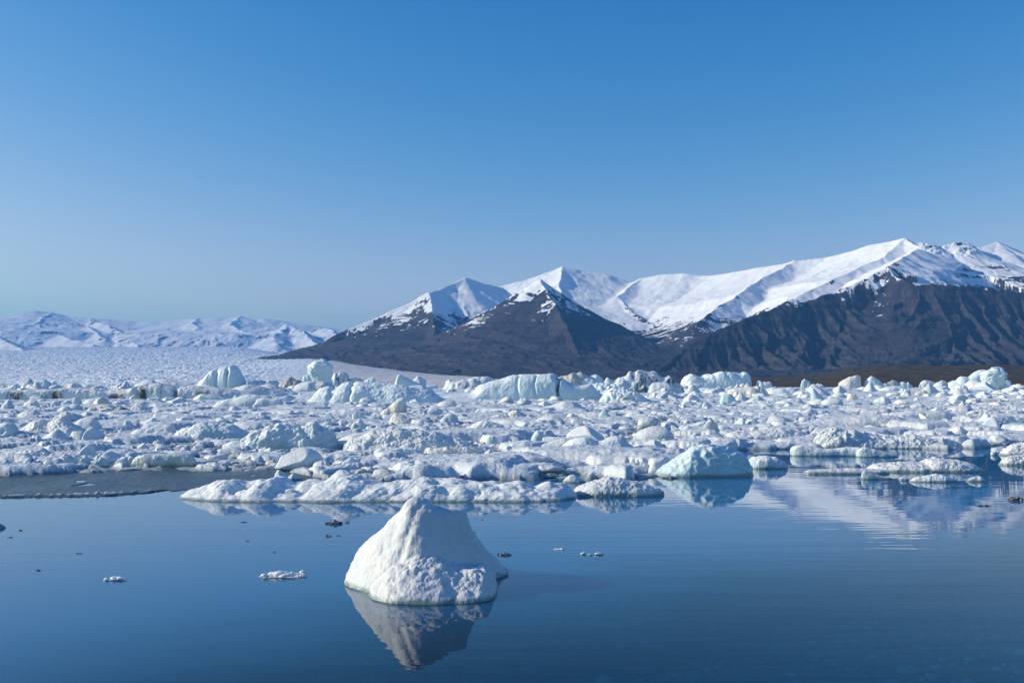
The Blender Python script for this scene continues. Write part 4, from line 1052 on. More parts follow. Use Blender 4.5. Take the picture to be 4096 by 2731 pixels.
T(5,445,[(2115,430),(2125,370),(2150,350),(2185,358),(2205,400),(2215,440)],'teal',"small blue block right of the towering blue iceberg",None,D=170.)
T(5,420,[(1310,410),(1340,375),(1390,354),(1430,365),(1460,400)],'ash',"dark-seamed small dome left of the towering pair",None,D=180.)
T(5,450,[(950,440),(965,405),(988,374),(1015,400),(1055,440)],'snow',"small pointed white berg behind the brown ice boulder",None,D=170.)
T(5,415,[(725,400),(760,375),(810,352),(850,360),(890,395)],'dirty',"ash-speckled low peak before the middle of the brown hill",None,D=190.)
T(5,425,[(860,415),(890,385),(930,370),(980,385),(1010,415)],'teal',"pale blue hump behind the long blue-white hump",None,D=185.)
T(5,420,[(1120,405),(1150,365),(1180,352),(1230,360),(1290,372),(1340,410)],'ash',"low dark-edged slab behind the tilted triangular slab",None,D=185.)
T(5,840,[(580,835),(640,795),(700,768),(770,748),(850,733),(920,722),(1000,714),(1100,708),(1200,708),(1300,712),(1400,720),(1470,738),(1530,760),(1580,785),(1610,815)],'snow',"long smooth snow-covered floe, dome-backed, on the right side","the long dome-backed floe",depth=.35,amp=.04,pw=.6,plan=4,**FL)
T(4,912,[(1360,885),(1500,852),(1700,832),(1900,802),(2050,785),(2200,765),(2352,760),(2500,762),(2600,775),(2720,820),(2780,870)],'gran',"wide thin snow-covered floe left of the long dome-backed one","the wide thin floe",depth=.35,amp=.05,pw=.5,plan=5,**FL)
T(5,892,[(1780,875),(1830,815),(1880,772),(1900,745),(1920,768),(2000,756),(2100,758),(2200,772),(2300,800),(2400,850)],'near',"thick bright floe with a knob on top at the right","the thick bright floe",depth=.45,amp=.05,pw=.5,**FL)
T(5,985,[(655,975),(700,940),(760,915),(850,896),(920,897),(980,905),(1050,925),(1115,950)],'snow',"smooth lens-shaped floe behind the thick granular floe","the lens-shaped floe",amp=.03,pw=.65,**FL)
T(5,692,[(970,688),(1010,660),(1060,638),(1110,628),(1150,625),(1175,645),(1205,672)],'snow',"white hump with a steep right side left of the long dome-backed floe's crest",None,**CH)
T(5,695,[(885,688),(910,655),(950,638),(990,645),(1015,672)],'snow',"small hump beside the steep-sided white hump",None,**CH)
T(5,735,[(290,735),(340,705),(430,688),(520,685),(600,668),(680,668),(740,690),(800,720)],'snow',"low lumpy ridge of snow under the barrel-shaped chunk",None,amp=.08,**FL)
T(5,1000,[(740,1040),(765,1000),(790,985),(830,1000),(860,1040)],'near',"small white block sitting on the thick granular floe",None,**CH)
T(5,1052,[(1040,1065),(1060,1020),(1100,1005),(1150,1020),(1180,1060)],'near',"second small white block sitting on the thick granular floe's middle",None,**CH)
# middle distance
T(3,745,[(70,725),(130,700),(200,678),(270,655),(330,640),(380,622),(430,608),(480,600),(520,600),(560,610),(620,635),(680,668),(740,705),(850,742)],'snow',"broad white ridge-backed berg in front of the largest iceberg","the ridge-backed berg",depth=.5,amp=.06,front=1.6,pw=.9)
T(3,798,[(135,790),(165,750),(205,718),(240,705),(290,703),(335,722),(375,765)],'snow',"small snow hump in front of the ridge-backed berg",None,**CH)
T(3,848,[(846,830),(850,800),(872,755),(900,720),(918,692),(932,682),(945,686),(960,712),(985,755),(1020,790),(1060,832)],'near',"bell-shaped white iceberg with a rounded tip","the bell-shaped iceberg",depth=.8,front=1.9,pw=.85,amp=.025,fine=.3,res=1.6)
T(3,895,[(100,870),(150,810),(210,780),(250,765),(330,758),(370,770),(430,782),(520,782),(600,790),(680,800),(740,822),(790,862),(800,895)],'gran',"long steep-sided white floe left of the bell-shaped iceberg","the steep-sided floe",pw=.45,front=3,amp=.06,**FL)
T(2,990,[(1230,985),(1310,945),(1400,908),(1450,870),(1500,850),(1560,832),(1610,825),(1660,840),(1720,858),(1800,880),(1880,888),(1960,890),(2010,862),(2060,840),(2110,850),(2160,842),(2220,852),(2300,870),(2400,880),(2480,895),(2560,905),(2640,932),(2740,968)],'near',"long sunlit floe with a dark hollowed-out front edge","the hollow-fronted floe",depth=.3,pw=.45,front=3.5,amp=.07,bill=.05,plan=5,**FL)
T(2,835,[(1630,820),(1655,785),(1690,762),(1740,758),(1800,748),(1850,760),(1880,810)],'tan',"sandy rubble mound behind the hollow-fronted floe",None,amp=.1,bill=.06,**CH)
T(2,835,[(1810,825),(1850,775),(1890,738),(1930,705),(1965,700),(2000,725),(2050,742),(2110,742),(2170,775),(2230,805)],'tan',"larger sandy rubble mound behind the hollow-fronted floe","the sandy rubble mound",amp=.11,bill=.08)
T(2,788,[(335,775),(350,755),(380,715),(420,685),(470,650),(530,600),(570,572),(610,558),(650,562),(685,580),(705,605),(698,650),(685,690),(670,728)],'tan',"tilted sandy-grey boulder of ice with a blunt upper end","the tilted sandy boulder",depth=.7,front=3,pw=.45,amp=.05,bill=.03,plan=4,res=1.4)
T(2,890,[(430,880),(470,820),(500,765),(535,736),(570,742),(620,755),(690,780),(780,805),(850,835),(895,862)],'tan',"white crag with a long shaded tail below the tilted sandy boulder",None,front=1.8,amp=.07)
T(2,888,[(990,875),(1040,838),(1090,795),(1130,760),(1160,742),(1195,738),(1235,755),(1270,790),(1300,828),(1302,860),(1290,888)],'snow',"smooth white pyramid block right of the tilted sandy boulder","the white pyramid block",depth=.8,front=2.2,pw=.6,amp=.03,face=.05)
T(2,758,[(880,745),(890,695),(930,668),(970,666),(1030,682),(1080,700),(1130,738)],'snow',"angular white block behind the white pyramid block",None,face=.08,**CH)
T(2,812,[(700,800),(760,770),(840,752),(940,752),(1030,768),(1120,795)],'gran',"low floe left of the white pyramid block",None,pw=.5,**FL)
T(2,925,[(830,920),(860,880),(910,858),(980,868),(1060,910)],'gran',"low rounded mound in front of the white pyramid block",None,**FL)
T(2,980,[(980,960),(1030,920),(1100,885),(1170,882),(1250,902),(1330,940)],'gran',"flat snowy floe below the white pyramid block",None,**FL)
T(3,1092,[(62,1085),(72,1040),(95,1000),(125,960),(150,942),(180,950),(210,975),(240,1010),(270,1045),(292,1082)],'near',"small glassy cube-shaped iceberg left of the saddle-backed one","the glassy cube-shaped iceberg",depth=.8,front=2.6,pw=.5,face=.06)
T(3,1040,[(250,1040),(310,1010),(380,985),(470,990),(560,980),(610,945),(650,925),(700,945),(760,980),(840,1018)],'near',"low white double hump behind the saddle-backed berg",None,amp=.06,pw=.6)
T(3,1210,[(130,1205),(170,1145),(220,1100),(280,1078),(330,1060),(400,1040),(440,1028),(500,1035),(560,1050),(620,1100),(640,1180)],'gran',"sloping granular slab behind the saddle-backed berg's left end",None,depth=.5,pw=.6,amp=.04)
T(3,1255,[(280,1250),(330,1210),(400,1158),(440,1120),(480,1088),(520,1062),(560,1045),(600,1030),(650,1022),(700,1022),(760,1030),(800,1048),(840,1060),(880,1056),(920,1048),(960,1030),(1000,1014),(1040,1006),(1080,1004),(1120,1010),(1155,1022),(1190,1050),(1215,1090),(1260,1125),(1310,1160),(1340,1190)],'near',"saddle-backed white berg with a high rounded right shoulder","the saddle-backed berg",depth=.5,front=2.0,pw=.62,amp=.05,res=1.3,plan=4)
T(3,1282,[(820,1275),(840,1225),(880,1200),(930,1195),(1000,1205),(1045,1235),(1065,1275)],'near',"rounded lump in front of the saddle-backed berg's right shoulder",None,**CH)
T(3,1268,[(380,1262),(400,1215),(430,1200),(470,1212),(520,1225),(560,1215),(620,1210),(700,1212),(770,1222),(830,1265)],'gran',"row-like lumpy floe along the saddle-backed berg's front foot",None,amp=.12,bill=.12,**FL)
T(3,1402,[(55,1392),(80,1345),(105,1300),(150,1270),(200,1258),(270,1258),(350,1265),(430,1272),(500,1280),(570,1290),(640,1300),(700,1318),(745,1340),(790,1372)],'near',"long smooth white hump in front of the saddle-backed berg","the long smooth hump",depth=.4,amp=.04,pw=.6,plan=4)
T(3,1562,[(440,1545),(480,1500),(530,1462),(570,1458),(620,1478),(680,1520),(735,1555)],'near',"rounded white lump near the flat end of the long lumpy iceberg","the rounded lump by the long iceberg",**CH)
T(3,1050,[(1950,1035),(1960,1000),(1985,975),(2015,968),(2050,978),(2075,1005),(2082,1045)],'near',"white ball of ice behind the dimpled blue iceberg","the white ball behind the dimpled iceberg",pw=.5,front=3,**CH)
T(3,1160,[(1620,1155),(1700,1110),(1800,1075),(1900,1035),(1990,1025),(2080,1040),(2120,1080)],'gran',"rough sloping floe under the white ball of ice",None,amp=.07,bill=.05,**FL)
T(3,1005,[(740,985),(800,955),(880,935),(960,940),(1040,930),(1110,945),(1160,975)],'snow',"low wide floe behind the saddle-backed berg's right shoulder",None,pw=.6,**FL)
T(3,1175,[(1240,1130),(1330,1090),(1420,1078),(1540,1055),(1650,1030),(1740,1035),(1770,1065),(1720,1110)],'gran',"two-humped rough floe right of the saddle-backed berg",None,amp=.08,**FL)
T(3,1285,[(1200,1245),(1260,1195),(1360,1170),(1480,1165),(1600,1180),(1690,1195),(1740,1225),(1772,1275)],'gran',"grey-fronted rough floe right of the saddle-backed berg's foot",None,amp=.09,bill=.06,pw=.5,**FL)
T(3,935,[(1890,925),(1930,885),(1990,868),(2040,845),(2090,836),(2140,855),(2190,900)],'near',"green-shadowed smooth floe right of the bell-shaped iceberg","the green-shadowed floe",pw=.5,front=3,**FL)
T(3,885,[(1330,870),(1380,840),(1440,832),(1520,838),(1600,842),(1660,868)],'snow',"thin smooth floe right of the bell-shaped iceberg",None,**FL)
T(3,878,[(1240,865),(1255,830),(1280,812),(1320,825),(1350,862)],'near',"small smooth ball between the bell-shaped iceberg and the thin floe",None,pw=.5,**CH)
T(3,658,[(1825,650),(1845,620),(1880,600),(1930,592),(1975,605),(2025,635)],'near',"bright smooth dome below the banded ice hill","the bright smooth dome",**CH)
T(3,702,[(2080,695),(2085,640),(2105,610),(2140,608),(2180,640),(2215,670),(2245,692)],'snow',"white crag with a right-hand slope beside the bright smooth dome",None,**CH)
T(4,1055,[(575,995),(640,970),(700,958),(800,955),(900,950),(1000,938),(1100,922),(1180,908),(1260,900),(1330,920),(1400,940),(1480,955),(1550,970),(1590,995),(1612,1030)],'gran',"large uneven snow-crusted floe left of the thick granular floe","the uneven snow-crusted floe",depth=.45,amp=.07,bill=.04,pw=.5,plan=5,**FL)
T(4,948,[(860,940),(910,905),(970,882),(1040,870),(1100,866),(1150,880),(1175,915)],'near',"slab-like smooth floe behind the uneven snow-crusted one",None,pw=.5,**FL)
T(4,1168,[(860,1165),(920,1125),(1000,1105),(1090,1100),(1180,1090),(1260,1092),(1330,1088),(1400,1105),(1420,1160)],'gran',"flat grey-edged floe at the lead's far shore","the flat grey-edged floe",amp=.08,pw=.45,**FL)
T(4,1168,[(180,1160),(250,1115),(330,1080),(400,1050),(450,1036),(520,1034),(600,1035),(680,1045),(770,1075),(800,1110)],'gran',"shaded rough floe just behind the dimpled blue iceberg",None,amp=.06,**FL)
T(4,850,[(850,845),(862,810),(880,785),(895,778),(912,800),(925,840)],'near',"small upright white knob, left of a pair","the upright knob",**CH)
T(4,815,[(968,808),(980,775),(1005,756),(1030,768),(1055,808)],'near',"small white knob, right of a pair",None,**CH)
# middle left
T(2,1265,[(-60,1180),(0,1030),(100,1000),(200,968),(300,945),(400,928),(480,918),(560,914),(640,914),(720,922),(800,932),(880,946),(960,965),(1040,985),(1120,1008),(1200,1030),(1300,1056),(1400,1082),(1500,1105),(1600,1135),(1700,1172),(1760,1240)],'gran',"wide sparkling granular ice mound in the middle of the pack","the wide granular mound",depth=.42,ridge=.55,front=1.9,pw=.75,amp=.05,bill=.04,res=1.3,plan=4)
T(2,1290,[(270,1270),(290,1190),(340,1160),(430,1150),(540,1152),(640,1148),(740,1150),(820,1165),(870,1200),(880,1270)],'near',"left ledge of thick white ice under the wide granular mound",None,depth=.35,front=5,pw=.35,amp=.09,bill=.05,**FL)
T(2,1272,[(868,1240),(880,1165),(930,1142),(1020,1150),(1110,1140),(1220,1145),(1340,1138),(1450,1142),(1530,1152),(1560,1190),(1568,1260)],'tan',"right ledge of grey ice above a black hollow under the wide granular mound",None,depth=.3,front=5,pw=.35,amp=.09,bill=.05,**FL)
T(2,1292,[(1560,1270),(1590,1195),(1640,1160),(1690,1165),(1740,1215),(1765,1285)],'gran',"shaded lump ending the wide granular mound's ledge",None,**CH)
T(2,1136,[(1598,1110),(1608,1050),(1640,1015),(1685,1008),(1730,1030),(1762,1070),(1768,1105),(1740,1130)],'near',"round white boulder right of the wide granular mound","the round white boulder",pw=.5,front=3,amp=.05,**CH)
T(2,1418,[(1410,1408),(1422,1370),(1442,1330),(1480,1310),(1520,1302),(1555,1315),(1575,1350),(1600,1410)],'near',"small square-topped white block just behind the long lumpy iceberg","the square-topped block",pw=.45,front=3,**CH)
T(2,1425,[(1600,1412),(1630,1355),(1680,1325),(1750,1312),(1830,1310),(1900,1325),(1960,1350),(1995,1395)],'snow',"low rounded white hump right of the square-topped block",None,**CH)
T(2,1322,[(1000,1300),(1060,1262),(1130,1240),(1230,1238),(1320,1235),(1410,1228),(1480,1250),(1540,1262),(1590,1300)],'gran',"cracked flat floe in front of the wide granular mound",None,pw=.5,amp=.09,**FL)
T(1,1370,[(1385,1300),(1400,1278),(1450,1255),(1530,1242),(1600,1232),(1700,1225),(1800,1222),(1900,1228),(2000,1235),(2100,1248),(2200,1260),(2352,1262),(2480,1258),(2600,1262),(2760,1278),(2900,1290),(3060,1310)],'near',"long thin snow-topped floe with a green foot","the long thin snow-topped floe",depth=.22,front=2.6,pw=.55,amp=.08,bill=.06,plan=6,**FL)
T(1,1200,[(630,1150),(640,1100),(690,1078),(780,1050),(840,1020),(880,998),(930,965),(970,955),(1010,975),(1060,982),(1080,930),(1100,905),(1140,892),(1180,884),(1205,852),(1240,842),(1290,845),(1340,858),(1400,890),(1460,895),(1530,905),(1580,880),(1640,852),(1680,895),(1740,925),(1800,930),(1860,945),(1910,958),(1950,990),(1955,1030),(1930,1080),(1900,1130)],'near',"large ragged white iceberg with a scalloped crest and overhanging foot","the ragged scalloped iceberg",depth=.5,front=2.6,pw=.55,amp=.08,scal=.06,bill=.04,res=1.5,plan=5,lobes=((.70,-.62,.24,.55),(.15,-.5,.12,.42)))
T(1,1080,[(-30,1060),(-10,1000),(30,960),(80,925),(140,900),(200,892),(230,865),(270,845),(310,838),(345,832),(380,842),(440,848),(500,848),(560,856),(620,866),(690,880),(740,900),(790,925),(840,948),(865,985),(885,1022)],'near',"big white boulder, rough on its left, smooth and shaded on its right","the half-shaded boulder",depth=.6,front=2.4,pw=.55,amp=.07,bill=.04,res=1.3)
T(0,1058,[(1500,1050),(1530,985),(1570,945),(1620,924),(1680,922),(1730,930),(1790,895),(1850,875),(1920,870),(1990,876),(2050,892),(2095,918),(2080,1000)],'snow',"low double dome of snow left of the half-shaded boulder","the low double dome",depth=.5,amp=.05)
T(0,1060,[(1695,1052),(1720,1005),(1760,982),(1820,965),(1865,948),(1892,975),(1896,1052)],'near',"small white block in front of the low double dome",None,**CH)
T(0,1035,[(210,1018),(218,965),(245,920),(290,890),(330,858),(380,838),(430,820),(480,812),(530,815),(580,838),(620,832),(660,808),(705,790),(745,790),(780,806),(830,840),(880,868),(940,900),(1000,930),(1050,958),(1095,985),(1145,1025)],'gran',"big dark-sided wedge of granular ice with a sunlit left end","the dark-sided wedge",depth=.5,front=1.5,pw=.85,amp=.05,res=1.3)
T(0,1078,[(465,1060),(510,1020),(560,990),(610,958),(650,935),(690,934),(730,955),(780,992),(830,1032),(880,1072)],'snow',"smooth small wedge in front of the dark-sided wedge","the smooth small wedge",front=1.5,pw=.9,amp=.03)
T(0,1055,[(-130,1050),(-100,960),(-50,900),(0,872),(50,856),(90,850),(140,855),(185,872),(215,900),(232,930),(225,970),(205,1040)],'near',"rounded white boulder at the left border","the rounded boulder at the left border",depth=.8,front=2.6,pw=.5,amp=.05)
T(0,978,[(880,858),(920,825),(960,806),(1000,792),(1040,787),(1080,790),(1115,802),(1145,830),(1170,862),(1195,905),(1212,940)],'snow',"smooth white dome behind the dark-sided wedge","the smooth white dome",depth=.7,front=2.2,pw=.6,amp=.03)
T(0,960,[(1450,900),(1460,860),(1475,832),(1500,824),(1530,832),(1550,858),(1568,900),(1586,948)],'near',"narrow upright white block left of the low double dome","the narrow upright block",depth=.9,pw=.5,front=3,**CH)
T(0,930,[(1565,925),(1600,885),(1650,860),(1700,838),(1740,820),(1775,800),(1810,788),(1835,805),(1852,840),(1856,885)],'snow',"slanting white block behind the low double dome",None)
T(0,1018,[(1118,1000),(1135,965),(1165,940),(1200,930),(1240,928),(1265,945),(1300,955),(1340,972),(1345,1010)],'tan',"grey silty rubble lump right of the dark-sided wedge",None,amp=.12,bill=.08,**CH)
T(0,752,[(655,745),(675,710),(705,680),(745,660),(780,654),(810,662),(840,688),(865,715),(895,742)],'snow',"smooth white dome left of the sandy ice row","the smooth left dome",amp=.03)
T(0,692,[(585,685),(598,650),(618,620),(642,602),(668,620),(695,645),(716,668)],'snow',"pointed small white berg left of the angled white block",None)
T(0,712,[(8,702),(20,665),(40,632),(75,605),(110,578),(130,590),(145,620),(160,665),(178,705)],'near',"white peak near the left border below the flat-topped iceberg","the white peak by the left border",face=.05)
T(0,695,[(272,650),(305,612),(345,588),(390,590),(430,595),(475,608),(508,632),(510,665),(470,690)],'snow',"rounded white block below the long flat-topped iceberg",None,face=.05)
T(0,658,[(715,645),(760,605),(800,580),(850,562),(900,551),(930,570),(950,605),(962,650)],'snow',"angled white block below the middle of the flat-topped iceberg","the angled white block",face=.07)
T(0,655,[(930,655),(980,615),(1020,590),(1080,568),(1150,555),(1220,560),(1290,570),(1360,580),(1430,598),(1500,622),(1540,645)],'ash',"long dark-banded low berg right of the angled white block","the dark-banded low berg",amp=.06)
T(0,725,[(1140,715),(1165,675),(1195,640),(1215,628),(1240,640),(1290,633),(1340,648),(1368,680),(1378,715)],'tan',"cream lumpy ice boulder, biggest of the sandy row","the cream lumpy boulder",amp=.10,bill=.10,pw=.5)
T(0,728,[(1330,722),(1350,690),(1385,665),(1430,660),(1465,680),(1510,690),(1520,722)],'dirty',"dark-spotted boulder right of the cream lumpy one",None,amp=.10,bill=.08)
T(0,728,[(1530,715),(1550,670),(1585,635),(1625,622),(1680,625),(1720,650),(1745,680),(1765,705)],'snow',"big rough white boulder ending the sandy row","the rough boulder of the sandy row",amp=.09,bill=.06)
T(0,732,[(1010,725),(1040,690),(1080,670),(1120,668),(1150,690),(1160,728)],'tan',"small cream boulder starting the sandy row",None,**CH)
T(0,705,[(1755,698),(1775,660),(1820,640),(1870,642),(1920,660),(1935,698)],'tan',"low silty hump right of the sandy row",None)
T(0,805,[(160,800),(230,740),(300,712),(360,702),(420,705),(470,735),(520,768),(578,798)],'gran',"low shaded snow ridge near the left border","the low shaded ridge",front=1.6,amp=.05)
T(0,1110,[(338,1098),(355,1045),(400,1010),(450,1000),(485,1030),(512,1090)],'gran',"squat rough lump in front of the smooth small wedge",None,amp=.10,bill=.06,**CH)
T(0,1390,[(1535,1380),(1560,1310),(1590,1270),(1640,1235),(1720,1222),(1820,1218),(1950,1212),(2080,1212),(2180,1215),(2250,1238),(2290,1275),(2310,1340)],'glass',"clear grey-green glassy slab at the pack's front edge","the clear glassy slab",depth=.35,front=5,pw=.35,amp=.05,fine=.3,plan=5,res=1.3)
T(0,1388,[(600,1375),(630,1320),(670,1275),(720,1240),(780,1222),(850,1218),(900,1235),(950,1258),(1000,1250),(1050,1272),(1090,1280),(1140,1245),(1180,1228),(1230,1245),(1280,1290),(1310,1320),(1380,1300),(1450,1260),(1520,1240),(1570,1260),(1580,1370)],'near',"lumpy white ice ridge left of the clear glassy slab","the lumpy front ridge",depth=.35,front=2.6,pw=.5,amp=.12,bill=.16,res=1.4,plan=5)
T(0,1410,[(-200,1400),(-100,1350),(50,1330),(200,1340),(340,1320),(480,1330),(600,1370),(640,1405)],'near',"flat lumpy floe at the pack's front edge by the left border","the front floe by the left border",depth=.4,pw=.5,amp=.10,bill=.08,**FL)
T(0,1310,[(-150,1290),(0,1225),(150,1190),(300,1165),(420,1150),(520,1150),(600,1190),(680,1260)],'gran',"broad rough snow floe behind the lumpy front ridge",None,depth=.5,amp=.08,bill=.05,**FL)
T(0,1150,[(860,1125),(900,1085),(980,1062),(1080,1058),(1200,1070),(1320,1080),(1430,1110)],'gran',"wide flat snow floe right of the smooth small wedge",None,pw=.5,**FL)
T(0,820,[(0,805),(60,790),(140,788),(200,785),(270,785),(292,840)],'near',"small block-ended slab behind the rounded boulder at the left border",None,pw=.4,front=4,**FL)
T(1,742,[(622,735),(640,690),(662,658),(700,655),(740,672),(800,700),(858,728)],'snow',"low white berg with a steep left edge below the twin white bergs","the steep-edged low berg",front=2.4,pw=.6)
T(1,828,[(530,822),(570,785),(620,758),(680,745),(720,752),(765,782)],'snow',"low dome below the steep-edged low berg",None)
T(1,838,[(962,830),(972,790),(985,755),(1005,730),(1030,718),(1055,745),(1080,785),(1118,828)],'near',"small bright jagged peak above the ragged scalloped iceberg","the small jagged peak",face=.08,**CH)
T(1,818,[(1310,812),(1350,775),(1390,735),(1430,712),(1470,708),(1510,728),(1545,762),(1565,800)],'snow',"smooth symmetric white cone left of the curved white berg","the symmetric cone",amp=.03)
T(1,815,[(1180,808),(1195,765),(1215,738),(1235,745),(1255,805)],'near',"tiny jagged tooth left of the symmetric cone",None,**CH)
T(1,970,[(725,900),(770,885),(850,882),(920,875),(980,878),(1030,895),(1085,940),(1090,960)],'gran',"dark-shaded low floe right of the half-shaded boulder",None,pw=.45,front=3,**FL)
T(1,795,[(1710,785),(1760,740),(1820,712),(1900,700),(2000,695),(2100,700),(2200,715),(2280,735),(2312,752)],'snow',"curved white berg below the large green-white iceberg","the curved white berg",depth=.45,pw=.6)
T(1,890,[(880,885),(960,850),(1060,830),(1180,818),(1320,800),(1450,790),(1600,785),(1750,790),(1880,805),(1960,830),(2010,870)],'gran',"wide low snow floe behind the ragged scalloped iceberg",None,depth=.3,pw=.6,**FL)
T(1,925,[(1725,905),(1740,870),(1770,845),(1810,838),(1850,855),(1872,895)],'near',"round white ball behind the ragged iceberg's right end",None,pw=.5,front=3,**CH)
T(1,945,[(2065,930),(2078,880),(2100,845),(2140,830),(2180,800),(2205,825),(2225,865),(2280,885),(2310,920)],'near',"jagged crystalline chunk right of the ragged scalloped iceberg","the jagged crystalline chunk",face=.1,amp=.1,**CH)
T(1,895,[(1885,885),(1910,840),(1960,815),(2010,830),(2075,868)],'snow',"small white hump behind the jagged crystalline chunk",None,**CH)
T(1,850,[(2080,790),(2095,735),(2130,730),(2180,755),(2240,785),(2270,815)],'near',"thin tilted slab in front of the curved white berg",None,face=.05,**CH)
T(1,1400,[(315,1390),(345,1350),(390,1320),(440,1312),(500,1315),(518,1355),(525,1390)],'glass',"clear ice chunk right of the clear glassy slab",None,face=.08,**CH)
T(1,1402,[(522,1395),(535,1350),(560,1332),(585,1345),(600,1395)],'glass',"small clear ice cube beside the clear ice chunk",None,pw=.4,front=4,**CH)
T(1,1530,[(1165,1500),(1185,1455),(1205,1416),(1235,1412),(1255,1432),(1300,1462),(1340,1475),(1380,1450),(1402,1432),(1405,1470),(1440,1492),(1505,1510)],'near',"jagged crystalline cluster standing behind the long lumpy iceberg","the jagged cluster",face=.1,amp=.1,**CH)
T(1,1085,[(520,1075),(545,1030),(575,1015),(600,1040),(640,1028),(665,1030),(660,1080)],'glass',"pair of thin clear ice shards below the half-shaded boulder",None,face=.1,**CH)
T(2,1482,[(40,1475),(65,1430),(95,1400),(140,1390),(180,1400),(235,1430),(245,1478)],'glass',"two-cornered clear chunk just behind the long lumpy iceberg's middle",None,face=.08,**CH)
T(2,1500,[(262,1492),(290,1440),(325,1405),(370,1392),(420,1405),(440,1440),(470,1490)],'glass',"clear angular chunk right of the two-cornered one",None,face=.08,**CH)

# ------------------------------------------------------------------ smaller pieces strewn between the bergs
def chunk_mesh(kind, seed, sub=4):
    V, F = ico(sub)
    rg = np.random.default_rng(seed)
    p = V.copy()
    if kind in ('block', 'shard'):
        for k in range(9 if kind == 'block' else 7):
            n = rg.normal(size=3); n /= np.linalg.norm(n)
            d = .52+.25*rg.random()
            p = p-np.maximum(p@n-d, 0)[:, None]*n*.97
    if kind == 'lens':
        p[:, 2] *= .30
        p = p*(1+.28*noise3(V[:, 0]*1.6+seed, V[:, 1]*1.6, V[:, 2]*.6, seed))[:, None]
    if kind == 'peak':
        z = np.clip((p[:, 2]+.2)/1.2, 0, 1)
        p[:, :2] *= (1.05-.75*z**1.1)[:, None]
        p[:, 0] += .35*z*(rg.random()-.3)
    p = p*np.array([1+.5*rg.random(), .75+.3*rg.random(), {'dome': .62, 'block': .72, 'lens': .8, 'peak': 1.05, 'shard': .55, 'lump': .7}[kind]])
    n = V
    amp = {'dome': .10, 'block': .035, 'lens': .07, 'peak': .08, 'shard': .03, 'lump': .12}[kind]
    d = fbm3(p, 1.3, 5, seed, .52)*amp*1.6
    if kind == 'lump': d = d+billow3(p, 2.6, 3, seed+5)*.20
    if kind == 'lens': d = d+billow3(p, 2.2, 3, seed+5)*.05
    p = p+n*d[:, None]
    if kind == 'shard':
        a = .5+.5*rg.random(); c_, s_ = math.cos(a), math.sin(a)
        p = np.stack([p[:, 0]*c_-p[:, 2]*s_, p[:, 1], p[:, 0]*s_+p[:, 2]*c_], -1)
    p[:, 0] -= (p[:, 0].max()+p[:, 0].min())/2
    p /= (p[:, 0].max()-p[:, 0].min())/2
    return p, F

